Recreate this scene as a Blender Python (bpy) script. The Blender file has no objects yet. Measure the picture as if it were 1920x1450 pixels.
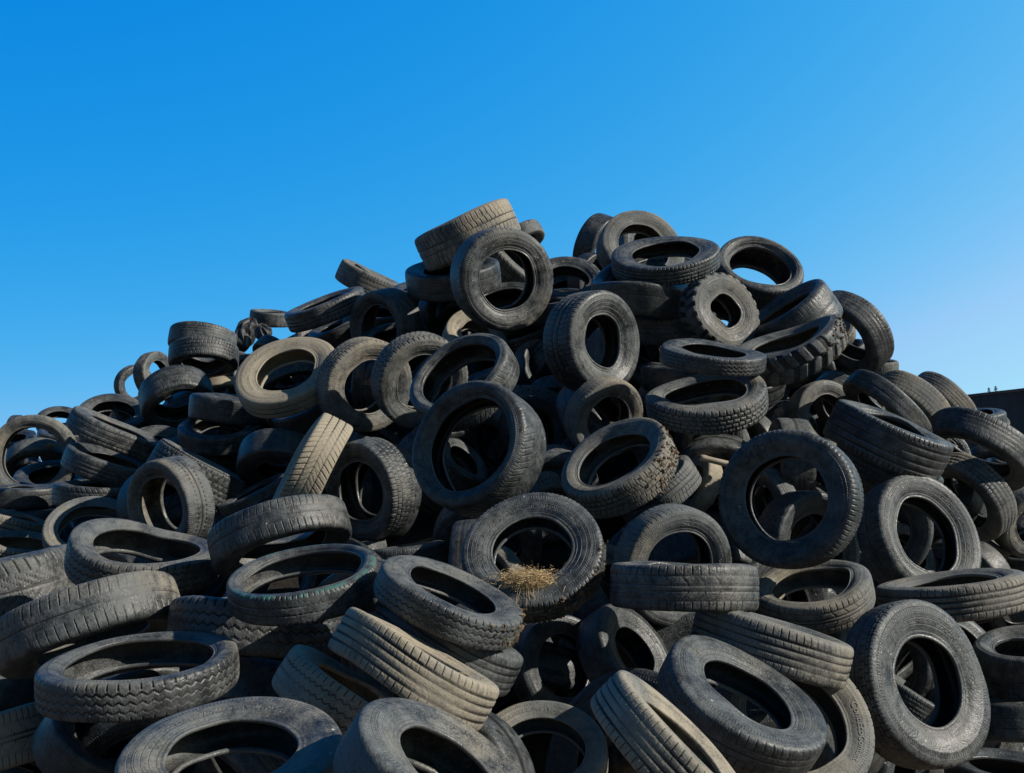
import bpy, math, random
import numpy as np

random.seed(7)
RNG = np.random.default_rng(7)
scene = bpy.context.scene
COL = scene.collection
CAM_H = 1.6
PITCH = math.radians(8)

# each row: centre (m), axis towards the visible side, in-plane axis, outer radius (m), width ratio,
# tread kind, dustiness, extras, label
TYRES = [
 (-0.335, 7.443, 3.796, -0.418, -0.241, 0.876, 0.908, -0.08, 0.411, 0.396, 0.74, 'blk', 0.72, {'mud': 0.2}, 'tan dusty tyre lying tilted on top of the left peak, tread facing out'),
 (-0.454, 7.641, 3.519, -0.101, -0.444, 0.89, 0.992, 0.027, 0.126, 0.363, 0.6, 'bald', 0.2, {}, 'dark smooth tyre half hidden under the topmost tan tyre of the left peak'),
 (-0.066, 6.79, 3.298, 0.411, -0.869, -0.276, 0.14, -0.239, 0.961, 0.355, 0.62, 'rib', 0.45, {'ri': 0.57}, 'large dark tyre standing face on under the left peak with tyres seen through its hole'),
 (0.009, 8.265, 3.777, 0.611, -0.485, 0.626, 0.766, 0.163, -0.622, 0.384, 0.7, 'dir', 0.5, {}, 'tyre with dotted tread seen through the big face-on ring at the left peak'),
 (0.072, 8.875, 4.184, 0.468, -0.105, -0.877, 0.865, -0.147, 0.479, 0.231, 0.6, 'rib', 0.5, {}, 'small bit of tyre poking out right below the topmost tan tyre'),
 (0.408, 7.411, 3.408, -0.01, -0.785, 0.619, 0.998, -0.045, -0.041, 0.272, 0.6, 'bald', 0.35, {}, 'plain tyre arching up right behind the big face-on ring of the left peak'),
 (0.659, 8.036, 3.574, 0.71, -0.667, -0.226, 0.079, -0.244, 0.967, 0.251, 0.6, 'bald', 0.15, {}, 'dark upright tyre in the saddle between the two peaks with a thin lit bead'),
 (0.737, 8.398, 3.989, 0.791, -0.437, -0.428, 0.33, -0.285, 0.9, 0.273, 0.7, 'rib', 0.25, {}, 'tyre with ribbed edge leaning left behind the yellowish ring of the right peak'),
 (0.913, 6.963, 3.542, 0.249, -0.906, 0.343, 0.85, 0.035, -0.526, 0.313, 0.5, 'bald', 0.65, {'ri': 0.6, 'sad': 0.06}, 'yellowish dusty warped ring at the very top of the right peak'),
 (0.989, 6.349, 3.314, -0.113, -0.533, 0.839, 0.986, -0.162, 0.03, 0.347, 0.4, 'saw', 0.35, {'ri': 0.6}, 'dark blue-grey tyre lying level on the right peak in front of the yellowish ring'),
 (0.82, 6.399, 3.115, 0.038, -0.496, 0.868, 0.989, -0.103, -0.102, 0.317, 0.75, 'bald', 0.15, {'sad': 0.16, 'ri': 0.62}, 'dark squashed tyre with a wavy drooping edge under the level tyre of the right peak'),
 (1.697, 6.867, 3.328, 0.101, -0.82, 0.564, 0.922, -0.137, -0.363, 0.304, 0.94, 'blk', 0.4, {'ri': 0.68}, 'tyre with blue sky showing through its hole at the right peak'),
 (1.289, 6.154, 2.922, 0.455, -0.887, 0.075, 0.38, 0.117, -0.917, 0.254, 0.62, 'lug', 0.5, {'ri': 0.42, 'ov': 0.05}, 'knobbly off-road tyre with a small hole leaning below the sky-filled ring'),
 (1.776, 6.306, 2.906, -0.601, -0.245, 0.761, 0.79, -0.33, 0.517, 0.304, 0.85, 'siped', 0.3, {}, 'bulging dark tyre with slit tread below the sky-filled ring, shining at its top'),
 (2.363, 7.718, 3.283, -0.838, -0.464, 0.287, 0.461, -0.322, 0.827, 0.191, 0.6, 'rib', 0.45, {}, 'tyre edge peeping out right of the bulging dark tyre'),
 (2.394, 7.453, 3.046, -0.395, -0.703, 0.592, 0.917, -0.336, 0.214, 0.168, 0.6, 'rib', 0.6, {}, 'small tan rimmed tyre tucked inside the big arch at the right shoulder of the pile'),
 (2.492, 7.408, 2.885, -0.415, -0.338, 0.845, 0.889, -0.35, 0.296, 0.15, 0.8, 'siped', 0.4, {}, 'small tyre with notched tread at the foot of the big right shoulder arch'),
 (2.295, 6.74, 2.915, -0.797, -0.152, -0.584, 0.596, -0.047, -0.801, 0.303, 0.62, 'rib', 0.4, {'ri': 0.62}, 'big tyre arching against the sky at the right shoulder of the pile'),
 (1.609, 5.773, 2.62, -0.392, -0.299, 0.87, 0.903, -0.305, 0.302, 0.327, 0.54, 'lug', 0.5, {'sad': 0.07, 'mud': 0.8, 'ma': -0.043}, 'chunky tractor-style tyre with clods of dry earth in its tread'),
 (1.081, 5.387, 2.514, 0.079, -0.353, 0.932, 0.974, -0.171, -0.147, 0.282, 0.36, 'zig', 0.35, {}, 'thin flattened tyre lying just under the knobbly off-road tyre'),
 (1.113, 6.151, 2.541, -0.089, -0.239, 0.967, 0.982, -0.185, 0.045, 0.321, 0.5, 'bald', 0.2, {}, 'shaded smooth tyre pressed between the thin flattened tyre and the large blocky one'),
 (1.025, 6.596, 2.93, -0.025, -0.297, 0.955, 0.989, -0.149, -0.021, 0.325, 0.6, 'rib', 0.3, {}, 'shaded tyre lying below the squashed wavy tyre of the right peak'),
 (1.028, 5.325, 2.269, -0.174, -0.429, 0.887, 0.975, -0.2, 0.095, 0.322, 0.43, 'blkx', 0.5, {'ri': 0.66, 'sad': 0.05}, 'large tyre lying with cracked blocky tread and sawtooth upper edge in the upper centre right'),
 (0.482, 5.935, 2.7, 0.66, -0.747, -0.085, 0.073, 0.176, -0.982, 0.308, 0.8, 'blk', 0.45, {'ri': 0.52}, 'big tyre standing on edge turned right with a black hole, centre of the upper pile'),
 (0.765, 6.895, 2.736, 0.561, -0.827, 0.041, 0.26, 0.129, -0.957, 0.287, 0.7, 'bald', 0.4, {'mud': 0.3}, 'bluish tyre behind the big upright one, its lower end pale with dust'),
 (0.534, 5.837, 2.242, 0.443, -0.817, -0.369, 0.47, -0.139, 0.872, 0.238, 0.6, 'siped', 0.6, {'ri': 0.56}, 'moss-tinted round tyre with fine slit shoulder, right of centre'),
 (0.515, 4.899, 1.896, -0.493, -0.538, 0.684, 0.848, -0.12, 0.517, 0.286, 0.58, 'blk', 0.6, {'ri': 0.66, 'mud': 0.9, 'ma': -0.609}, 'tilted tyre with earth-caked tread and a shaded blue-grey inside, right of centre'),
 (0.791, 5.549, 1.813, -0.531, -0.2, 0.823, 0.847, -0.14, 0.513, 0.244, 0.7, 'blk', 0.55, {}, 'tyre with a plain crossed tread lying just right below the earth-caked one'),
 (1.062, 5.872, 1.844, -0.828, -0.346, 0.441, 0.507, -0.127, 0.853, 0.185, 0.6, 'rib', 0.8, {}, 'pale tan tyre end between the earth-caked tyre and the lettered round one'),
 (1.187, 6.077, 2.153, 0.259, -0.858, -0.443, 0.638, -0.192, 0.746, 0.205, 0.6, 'bald', 0.25, {}, 'dark upright ring half buried under the large blocky tyre'),
 (1.386, 6.321, 2.095, -0.977, -0.197, -0.083, 0.072, 0.062, -0.995, 0.16, 0.7, 'zig', 0.5, {}, 'scrap of wavy tread showing above the lettered round tyre'),
 (1.726, 6.687, 2.393, 0.86, -0.511, 0.019, 0.079, 0.097, -0.992, 0.163, 0.9, 'dir', 0.35, {}, 'small piece of leafy patterned tread right of the large blocky tyre'),
 (1.495, 6.384, 2.133, -0.763, -0.56, -0.323, 0.4, -0.017, -0.916, 0.215, 0.5, 'bald', 0.35, {}, 'thin ring edge curving down behind the lettered round tyre'),
 (1.236, 4.543, 1.73, -0.517, -0.853, 0.074, 0.325, -0.115, 0.939, 0.311, 0.6, 'saw', 0.3, {'ri': 0.6, 'text': 'K.M..D', 'ta': 1.316}, 'large round dark tyre facing out with worn raised letters, right half of the pile'),
 (1.472, 5.889, 1.728, -0.893, -0.407, -0.191, 0.224, -0.035, -0.974, 0.228, 0.55, 'rib', 0.6, {}, "tyre with a sunlit rim seen through the left of the lettered round tyre's hole"),
 (1.929, 6.149, 1.74, 0.5, -0.285, 0.818, 0.791, -0.235, -0.565, 0.199, 0.6, 'blk', 0.45, {}, "strip of tread crossing the right of the lettered round tyre's hole"),
 (1.981, 6.401, 2.288, 0.33, -0.94, 0.085, 0.287, 0.014, -0.958, 0.247, 0.62, 'bald', 0.65, {'ri': 0.6}, 'pale crescent-lit tyre above and right of the lettered round tyre'),
 (2.225, 6.718, 2.4, -0.774, -0.169, -0.611, 0.631, -0.118, -0.767, 0.263, 0.6, 'rib', 0.5, {}, 'ribbed arch just above the pale crescent-lit tyre'),
 (2.284, 6.141, 2.322, -0.704, 0.049, -0.708, 0.692, -0.175, -0.7, 0.299, 0.45, 'bald', 0.4, {}, 'dark slanting tyre showing one thin pale edge, left of the tan rib-treaded arch'),
 (2.726, 6.879, 2.408, -0.727, -0.141, -0.672, 0.686, -0.189, -0.702, 0.292, 0.66, 'rib', 0.75, {}, 'tan arch with fine ribbed tread on the right slope'),
 (3.175, 7.429, 2.517, -0.75, -0.078, -0.657, 0.658, -0.191, -0.728, 0.26, 0.6, 'rib', 0.6, {}, 'outermost arch on the right slope, next to the dark wall'),
 (2.673, 7.378, 2.76, -0.052, -0.281, 0.958, 0.942, -0.334, -0.047, 0.169, 0.85, 'blk', 0.55, {}, 'small flat tyre poking above the right slope, tread facing out'),
 (2.017, 5.43, 2.071, 0.365, -0.305, 0.879, 0.85, -0.277, -0.449, 0.327, 0.72, 'ribw', 0.35, {}, 'huge dark truck-like tyre with deep straight grooves on the right slope'),
 (2.169, 5.88, 1.943, 0.367, -0.298, 0.881, 0.846, -0.286, -0.45, 0.309, 0.6, 'blk', 0.35, {}, 'dark tyre with crackled blocks tucked beneath the deep-grooved one'),
 (2.904, 6.466, 1.801, -0.813, -0.231, -0.534, 0.58, -0.236, -0.78, 0.291, 0.62, 'blk', 0.6, {}, 'arched tyre with fine patterned tread, right edge area above the round leaning ring'),
 (2.954, 6.431, 2.093, -0.516, -0.217, -0.829, 0.834, -0.35, -0.427, 0.339, 0.6, 'rib', 0.35, {'ri': 0.66}, 'broad dark arch near the right edge under the wall'),
 (3.521, 7.722, 2.425, -0.059, -0.267, 0.962, 0.911, -0.409, -0.057, 0.237, 0.6, 'bald', 0.3, {}, 'dark flat tyre lying at the foot of the wall'),
 (3.841, 7.962, 2.443, 0.184, -0.718, 0.672, 0.774, -0.315, -0.549, 0.084, 0.6, 'bald', 0.6, {}, 'tiny rounded tyre end in front of the wall'),
 (3.773, 7.444, 2.003, 0.077, -0.286, 0.955, 0.878, -0.434, -0.201, 0.258, 0.7, 'bald', 0.15, {}, 'smooth dark tyre cut by the right edge of the photo, level with the crackled blocks'),
 (2.057, 5.186, 1.552, 0.338, -0.906, 0.255, 0.331, -0.14, -0.933, 0.321, 0.62, 'siped', 0.45, {'ri': 0.6}, 'large leaning ring with a pale bead line, far right of the middle'),
 (2.468, 6.422, 1.442, 0.505, -0.751, 0.425, 0.447, -0.193, -0.874, 0.207, 0.5, 'rib', 0.4, {}, 'curved blade of tyre seen inside the large leaning ring on the right'),
 (2.167, 6.419, 1.79, 0.462, -0.669, 0.582, 0.646, -0.196, -0.738, 0.175, 0.6, 'bald', 0.6, {}, 'pale patch of tyre between the lettered round tyre and the leaning ring'),
 (3.38, 7.408, 1.627, -0.964, -0.075, -0.255, 0.262, -0.116, -0.958, 0.224, 0.7, 'blk', 0.3, {}, 'dark tyre top with knobs right of the leaning ring'),
 (3.234, 7.064, 1.505, 0.398, -0.362, 0.843, 0.774, -0.361, -0.52, 0.191, 0.7, 'dir', 0.55, {}, 'short piece of slanted grooved tread right of the leaning ring'),
 (3.438, 6.829, 1.649, 0.191, -0.871, -0.453, 0.555, -0.285, 0.781, 0.235, 0.8, 'bald', 0.55, {'ri': 0.5, 'text': 'URNA', 'ta': 2.053}, 'tyre with pale raised letters cut by the right edge'),
 (1.994, 4.685, 1.303, -0.14, -0.029, 0.99, 0.916, -0.383, 0.119, 0.324, 0.48, 'ribs', 0.6, {}, 'long tyre lying with four straight grooves and a dark right end, below the leaning ring'),
 (3.631, 7.254, 1.354, -0.04, -0.141, 0.989, 0.893, -0.448, -0.028, 0.233, 0.6, 'bald', 0.2, {}, 'dark flat tyre at the right edge above the long four-grooved one'),
 (1.315, 4.507, 1.314, -0.247, -0.294, 0.923, 0.949, -0.266, 0.169, 0.261, 0.52, 'ribd', 0.6, {'ri': 0.66}, 'tan-grey tyre lying open with fine diagonal grooves, below the lettered round tyre'),
 (0.637, 3.827, 1.388, 0.029, 0.033, 0.999, 0.986, -0.165, -0.023, 0.277, 0.62, 'ribd', 0.45, {}, 'level tyre seen edge on with a straight flat top and curved grooves, lower centre right'),
 (0.697, 4.447, 1.445, 0.308, -0.932, -0.191, 0.442, -0.038, 0.896, 0.258, 0.64, 'siped', 0.5, {'ri': 0.6}, 'upright tyre rising behind the level edge-on tyre'),
 (0.083, 3.993, 1.497, -0.14, -0.781, 0.609, 0.979, -0.015, 0.205, 0.278, 0.47, 'saw', 0.4, {'ri': 0.55, 'mud': 0.5, 'ma': -0.983}, 'large round tyre carrying a clump of straw in its hole'),
 (-0.158, 4.697, 1.968, -0.482, -0.846, 0.228, 0.498, -0.051, 0.866, 0.309, 0.78, 'sipw', 0.3, {'ri': 0.72}, 'large glossy worn tyre in the centre with a big open hole'),
 (-0.272, 5.68, 2.426, -0.436, -0.673, 0.597, 0.828, -0.042, 0.559, 0.317, 0.6, 'sipw', 0.4, {'ri': 0.74}, 'oval leaning tyre with slanted cuts directly above the large glossy central one'),
 (-0.574, 6.277, 2.519, 0.451, -0.807, -0.382, 0.572, -0.067, 0.818, 0.304, 0.62, 'blkx', 0.55, {'ri': 0.6}, 'ring with blocky outer edge and a pale inner bead, left of the oval leaning one'),
 (-0.968, 6.599, 2.538, 0.583, -0.756, -0.297, 0.371, -0.077, 0.925, 0.316, 0.62, 'blk', 0.65, {'ri': 0.56}, 'brownish round tyre between the tan ring and the blocky-edged ring'),
 (-1.497, 6.713, 2.612, -0.161, -0.755, 0.636, 0.906, 0.142, 0.398, 0.35, 0.46, 'bald', 0.95, {'ri': 0.56}, 'tan sunlit ring, smooth all round, upper left of the pile'),
 (-1.406, 7.134, 2.423, -0.423, -0.456, 0.783, 0.848, 0.107, 0.52, 0.287, 0.8, 'bald', 0.15, {}, 'shaded smooth tyre beneath the tan sunlit ring'),
 (-0.263, 7.334, 2.991, 0.337, -0.656, 0.675, 0.926, 0.102, -0.363, 0.243, 0.6, 'bald', 0.85, {'sad': 0.15, 'ri': 0.5}, 'whitish folded tyre above the oval leaning one'),
 (0.098, 7.627, 3.039, -0.305, -0.373, 0.876, 0.951, -0.069, 0.302, 0.245, 0.6, 'blk', 0.65, {}, 'tan tyre end right of the whitish folded tyre'),
 (-0.984, 7.818, 3.16, -0.602, -0.722, -0.341, 0.267, 0.221, -0.938, 0.306, 0.85, 'bald', 0.5, {'ri': 0.62}, 'smooth arched tyre with half its side in sun, above the brownish round one'),
 (-0.513, 8.104, 3.341, 0.661, -0.743, -0.107, 0.083, 0.214, -0.973, 0.27, 0.6, 'bald', 0.2, {}, 'dark upright tyre left of the big face-on ring of the left peak'),
 (-1.519, 8.125, 3.381, -0.319, -0.361, 0.876, 0.923, 0.091, 0.374, 0.34, 0.5, 'siped', 0.4, {}, 'tyre tilted up to the right on the left skyline'),
 (-1.295, 8.958, 3.81, 0.424, -0.227, 0.876, 0.899, 0.223, -0.377, 0.3, 0.68, 'zig', 0.55, {}, 'short tyre tilted down to the right on the left skyline below the peak'),
 (-0.771, 8.425, 3.577, -0.004, -0.458, 0.889, 0.996, 0.08, 0.046, 0.245, 0.6, 'bald', 0.1, {}, 'black flat tyre in the notch left of the left peak'),
 (-2.502, 10.317, 3.765, 0.107, -0.284, 0.953, 0.969, 0.243, -0.036, 0.216, 0.7, 'rib', 0.45, {}, 'small low tyre on the left skyline beside the torn rubber'),
 (-1.468, 8.567, 3.281, -0.327, -0.403, 0.855, 0.918, 0.081, 0.389, 0.284, 0.6, 'bald', 0.2, {}, 'dark plain tyre beneath the tilted skyline tyre'),
 (-2.965, 9.558, 3.392, -0.06, -0.126, -0.99, 0.945, 0.311, -0.097, 0.317, 0.6, 'rib', 0.45, {}, 'upper one of two nested arched tyres on the left slope'),
 (-2.682, 8.694, 3.08, 0.061, -0.177, -0.982, 0.956, 0.294, 0.006, 0.302, 0.62, 'blk', 0.4, {}, 'lower one of two nested arched tyres on the left slope'),
 (-2.635, 9.191, 2.828, 0.203, -0.504, -0.84, 0.961, 0.266, 0.073, 0.205, 0.55, 'bald', 0.95, {}, 'small tan arch under the nested arched tyres'),
 (-2.78, 8.342, 2.67, 0.356, -0.46, -0.814, 0.928, 0.277, 0.249, 0.301, 0.8, 'rib', 0.3, {'ri': 0.64}, 'dark cave-like arched tyre on the left slope'),
 (-3.0, 9.175, 2.595, 0.572, -0.224, -0.789, 0.819, 0.21, 0.534, 0.233, 0.6, 'blk', 0.3, {}, 'tyre hidden in the mouth of the dark cave-like arch'),
 (-3.696, 10.396, 3.167, 0.921, -0.377, 0.102, 0.193, 0.213, -0.958, 0.26, 0.6, 'blk', 0.6, {}, 'tyre with notched pale shoulder on the left skyline'),
 (-4.099, 10.891, 3.148, 0.782, -0.592, -0.196, 0.195, -0.066, 0.979, 0.22, 0.5, 'blk', 0.5, {}, 'thin upright ring on the left skyline with sky behind'),
 (-3.571, 9.02, 2.588, 0.213, -0.575, 0.79, 0.93, 0.366, 0.016, 0.306, 0.5, 'bald', 0.3, {'ri': 0.62}, 'dark band-like open tyre low on the left skyline'),
 (-4.993, 11.134, 2.766, 0.217, -0.599, 0.771, 0.913, 0.404, 0.057, 0.247, 0.5, 'bald', 0.25, {}, 'small dark tyre low on the far left skyline'),
 (-5.893, 12.019, 2.77, 0.999, -0.036, 0.013, 0.017, 0.105, -0.994, 0.178, 0.6, 'bald', 0.2, {}, 'tiny dark tyre top at the far left of the skyline'),
 (-3.973, 8.424, 2.193, 0.16, -0.983, -0.087, 0.058, 0.097, -0.994, 0.35, 0.5, 'blk', 0.6, {'ri': 0.7}, 'upright round tyre at the left edge with tufts of dry grass inside'),
 (-4.436, 9.481, 2.183, 0.325, -0.598, -0.732, 0.906, 0.42, 0.059, 0.299, 0.6, 'bald', 0.45, {}, 'bald tyre visible inside the upright ring at the left edge'),
 (-2.97, 7.604, 2.292, 0.429, -0.027, 0.903, 0.845, 0.366, -0.391, 0.369, 0.45, 'ribd', 0.5, {}, 'tyre sloping down right with slit shoulder, upper left of the pile'),
 (-2.936, 7.409, 2.047, 0.352, -0.104, 0.93, 0.883, 0.368, -0.293, 0.335, 0.5, 'siped', 0.35, {}, 'dark tyre lying beneath the one sloping down right'),
 (-2.077, 7.398, 2.477, 0.08, -0.167, 0.983, 0.961, 0.274, -0.032, 0.282, 0.68, 'bald', 0.2, {}, 'dark flat tyre directly left of and below the tan sunlit ring'),
 (-2.113, 7.301, 2.287, 0.052, -0.428, 0.903, 0.96, 0.271, 0.073, 0.293, 0.5, 'bald', 0.35, {'ri': 0.64}, 'dark open tyre below the flat one, one pale sunlit spot on it'),
 (-2.271, 7.459, 2.172, 0.066, -0.236, 0.969, 0.957, 0.291, 0.006, 0.314, 0.4, 'siped', 0.4, {}, 'thin flat tyre lying just above the scaly treaded one'),
 (-2.031, 6.537, 1.933, 0.466, 0.063, 0.883, 0.839, 0.284, -0.463, 0.316, 0.78, 'hex', 0.5, {}, 'tyre with scaly honeycomb tread behind the tall arched one on the left'),
 (-2.034, 6.078, 1.745, -0.529, -0.822, -0.212, 0.231, 0.1, -0.968, 0.28, 0.82, 'ribz', 0.55, {'ri': 0.62}, 'tall arched tyre with two zigzag grooves, left of the pile'),
 (-1.956, 6.916, 1.672, -0.587, -0.744, -0.319, 0.361, 0.112, -0.926, 0.18, 0.6, 'blk', 0.5, {}, 'small tread peeping out right of the tall arched tyre'),
 (-2.737, 6.649, 1.586, 0.194, -0.642, 0.742, 0.921, 0.379, 0.088, 0.291, 0.42, 'blk', 0.75, {'ri': 0.66}, 'pale narrow ring arching behind the collapsed tyre on the left'),
 (-2.881, 7.144, 1.845, 0.035, -0.133, 0.991, 0.927, 0.373, 0.017, 0.322, 0.5, 'dir', 0.35, {}, 'dark flat tyre above the pale narrow ring'),
 (-3.031, 7.934, 1.979, -0.128, -0.28, 0.951, 0.914, 0.339, 0.222, 0.291, 0.4, 'siped', 0.4, {}, 'thin tyre end lying right behind the tall arched one'),
 (-3.861, 8.061, 1.859, -0.043, -0.13, 0.991, 0.899, 0.428, 0.095, 0.321, 0.5, 'bald', 0.2, {}, 'dark smooth flat tyre under the upright ring at the left edge'),
 (-3.721, 8.009, 1.699, -0.036, -0.144, 0.989, 0.903, 0.419, 0.094, 0.293, 0.5, 'bald', 0.1, {}, 'black tyre in shade under the smooth flat one at the left edge'),
 (-3.641, 7.448, 1.6, 0.299, 0.03, 0.954, 0.862, 0.421, -0.283, 0.295, 0.7, 'ribs', 0.65, {}, 'pale deeply grooved tyre end at the left edge'),
 (-3.329, 6.963, 1.45, 0.196, -0.154, 0.969, 0.897, 0.427, -0.114, 0.304, 0.5, 'blk', 0.65, {}, 'long tan tyre edge above the huge arrow-treaded tyre at left'),
 (-2.698, 5.483, 1.275, -0.248, -0.104, 0.963, 0.858, 0.438, 0.268, 0.374, 0.9, 'dirw', 0.45, {}, 'huge wide tyre with arrow-pattern tread at the left edge'),
 (-1.716, 4.805, 1.464, 0.214, -0.243, 0.946, 0.935, 0.33, -0.127, 0.339, 0.5, 'zig', 0.45, {'ri': 0.68, 'sad': 0.06, 'dent': 0.12}, 'collapsed tyre with torn sunken side wall and zigzag grooves, left of the middle'),
 (-2.778, 6.79, 1.287, -0.066, 0.019, 0.998, 0.923, 0.38, 0.053, 0.218, 0.7, 'blk', 0.45, {}, 'bit of chequered tread under the left end of the collapsed tyre'),
 (-1.027, 4.554, 1.562, 0.322, -0.252, -0.913, 0.938, 0.214, 0.272, 0.311, 0.56, 'siped', 0.4, {'ri': 0.62}, 'broad humped tyre with slits along its lower shoulder, left centre'),
 (-1.074, 5.421, 1.922, -0.862, -0.25, 0.441, 0.447, 0.036, 0.894, 0.302, 0.66, 'dir', 1.15, {}, 'pale sunlit tyre leaning up to the right like a blade'),
 (-0.759, 5.401, 1.813, -0.637, -0.729, -0.25, 0.286, 0.078, -0.955, 0.272, 0.66, 'blkx', 0.35, {'ri': 0.58}, 'dark tyre standing upright with blocky tread on its right side, beside the pale blade'),
 (-1.585, 6.336, 1.797, -0.42, -0.24, 0.875, 0.86, 0.201, 0.468, 0.239, 0.5, 'rib', 0.35, {}, 'dark tyre edge running up to the pale leaning blade'),
 (-1.506, 6.582, 2.025, 0.017, -0.484, -0.875, 0.968, 0.228, -0.108, 0.277, 0.7, 'bald', 0.03, {'ri': 0.5}, 'big black smooth tyre in deep shade left of the pale blade'),
 (-0.918, 6.854, 2.173, 0.476, -0.35, 0.807, 0.879, 0.155, -0.452, 0.199, 0.7, 'blk', 0.3, {}, 'dark tyre with toothed edge above the upright blocky one'),
 (-0.743, 3.681, 1.408, -0.096, -0.319, 0.943, 0.965, 0.203, 0.167, 0.269, 0.44, 'sawb', 0.35, {'ri': 0.78, 'green': 1.0}, 'wide open tyre with a green-tinted toothed edge, lower left centre'),
 (-0.554, 5.205, 1.45, -0.116, -0.036, 0.993, 0.987, 0.108, 0.119, 0.227, 0.6, 'rib', 0.3, {}, 'dark bluish flat tyre behind the open green-edged one'),
 (-0.818, 5.466, 1.476, -0.19, -0.042, 0.981, 0.97, 0.149, 0.194, 0.156, 0.7, 'blk', 0.5, {}, 'blocky lit tyre end between the green-edged tyre and the dark bluish one'),
 (-0.213, 3.504, 1.358, 0.364, -0.209, 0.908, 0.93, 0.031, -0.366, 0.257, 0.42, 'zig', 0.45, {'ri': 0.6, 'mud': 0.3, 'ma': -0.067}, 'tyre sloping down right with zigzag grooves and a narrow slit-like hole, below centre'),
 (-0.226, 3.61, 1.211, 0.459, 0.019, 0.888, 0.888, 0.006, -0.459, 0.274, 0.56, 'ribs', 0.45, {}, 'ribbed tyre squeezed between the zigzag one and the pale mud-stained one'),
 (-0.29, 3.085, 1.191, 0.48, 0.108, 0.871, 0.875, 0.018, -0.484, 0.26, 0.58, 'ribs', 0.82, {'mud': 0.3}, 'large mud-stained tyre with straight grooves sloping down right in the foreground'),
 (-0.49, 3.143, 1.077, 0.529, 0.08, 0.845, 0.845, 0.043, -0.533, 0.237, 0.58, 'zig', 0.75, {'ri': 0.58}, 'tyre with yellowish zigzag tread under the left end of the mud-stained one'),
 (-0.971, 3.965, 1.236, 0.026, 0.044, 0.999, 0.971, 0.235, -0.036, 0.333, 0.6, 'lugz', 0.4, {'sad': 0.04}, 'broad tyre with big toothed shoulder and zigzag grooves, lower left centre'),
 (-1.622, 3.991, 1.23, 0.364, -0.18, -0.914, 0.881, 0.384, 0.276, 0.341, 0.56, 'siped', 0.55, {}, 'large worn smooth tyre with slits on both shoulders, tipped up to the right, lower left'),
 (-1.193, 3.35, 1.139, -0.047, -0.158, 0.986, 0.933, 0.346, 0.1, 0.313, 0.4, 'zig', 0.4, {'ri': 0.74, 'mud': 0.2}, 'largest open tyre lying flat with wavy folds inside, lower left foreground'),
 (-1.635, 4.114, 0.759, 0.62, -0.212, 0.756, 0.785, 0.191, -0.59, 0.217, 0.8, 'bald', 0.2, {'ri': 0.55}, 'dark tyre with a pale scrap inside, under the largest open one'),
 (-0.649, 2.458, 1.05, 0.012, -0.296, 0.955, 0.96, 0.269, 0.071, 0.257, 0.46, 'bald', 0.5, {'ri': 0.56}, 'giant smooth tyre lying open at the bottom edge left of the middle'),
 (-2.105, 4.328, 0.736, -0.242, 0.075, 0.967, 0.869, 0.459, 0.182, 0.23, 1.0, 'ribd', 0.95, {}, 'sunlit yellowish wide tyre at the bottom left corner'),
 (-2.53, 5.123, 0.824, -0.117, 0.092, 0.989, 0.891, 0.45, 0.063, 0.235, 0.9, 'bald', 0.3, {}, 'dark tyre cut by the left edge above the yellowish corner one'),
 (-0.158, 2.342, 1.037, 0.517, -0.183, 0.836, 0.841, -0.072, -0.536, 0.241, 0.56, 'bald', 0.45, {'ri': 0.54}, 'huge smooth grey tyre leaning down right at the bottom edge'),
 (0.089, 3.384, 0.872, -0.036, -0.527, 0.849, 0.999, -0.02, 0.03, 0.222, 0.5, 'bald', 0.6, {'ri': 0.66}, 'round ring half in shade at the bottom edge, centre'),
 (0.404, 2.682, 1.038, 0.692, -0.117, 0.712, 0.675, -0.247, -0.696, 0.233, 0.56, 'ribs', 0.8, {'ri': 0.6}, 'slanting tyre with a lit notched shoulder at the bottom edge, right of the middle'),
 (0.722, 3.298, 1.051, 0.376, -0.415, 0.828, 0.822, -0.264, -0.505, 0.269, 0.48, 'siped', 0.35, {'ri': 0.56, 'sad': 0.04}, 'large dark tyre tilted with a deep curl of shadow, lower right'),
 (0.966, 3.647, 0.922, 0.16, -0.822, 0.546, 0.686, -0.305, -0.66, 0.281, 0.55, 'rib', 0.6, {'ri': 0.62, 'text': 'ContiEcoContact', 'ta': 1.122}, 'dusty ring with small raised lettering behind the large dark tilted tyre'),
 (0.938, 3.767, 1.19, 0.274, -0.036, 0.961, 0.926, -0.26, -0.274, 0.28, 0.58, 'ribs', 0.6, {}, 'tan tyre lying with deep straight grooves, sloping gently right, lower right'),
 (1.554, 4.017, 1.011, 0.433, -0.872, 0.231, 0.13, -0.193, -0.973, 0.312, 0.56, 'chain', 0.4, {'ri': 0.52}, 'very large upright tyre with a chain-like row of blocks round its face, lower right'),
 (2.746, 5.531, 0.899, -0.211, -0.195, 0.958, 0.896, -0.431, 0.11, 0.272, 0.9, 'siped', 0.5, {'ri': 0.6}, 'wide open tyre cut by the right edge, lower right'),
 (2.607, 5.505, 0.619, -0.015, 0.068, 0.998, 0.906, -0.422, 0.042, 0.257, 0.75, 'bald', 0.3, {}, 'dark flat tyre below the wide open one at the right edge'),
 (2.25, 4.791, 0.472, 0.025, -0.089, 0.996, 0.898, -0.436, -0.061, 0.27, 0.6, 'bald', 0.2, {}, 'smooth dark tyre in the bottom right corner'),
 (0.456, 4.201, 1.084, 0.661, -0.563, 0.496, 0.502, -0.159, -0.85, 0.217, 0.68, 'bald', 0.3, {'ri': 0.5}, 'shaded smooth tyre standing with one bright spot, under the level edge-on tyre'),
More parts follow.
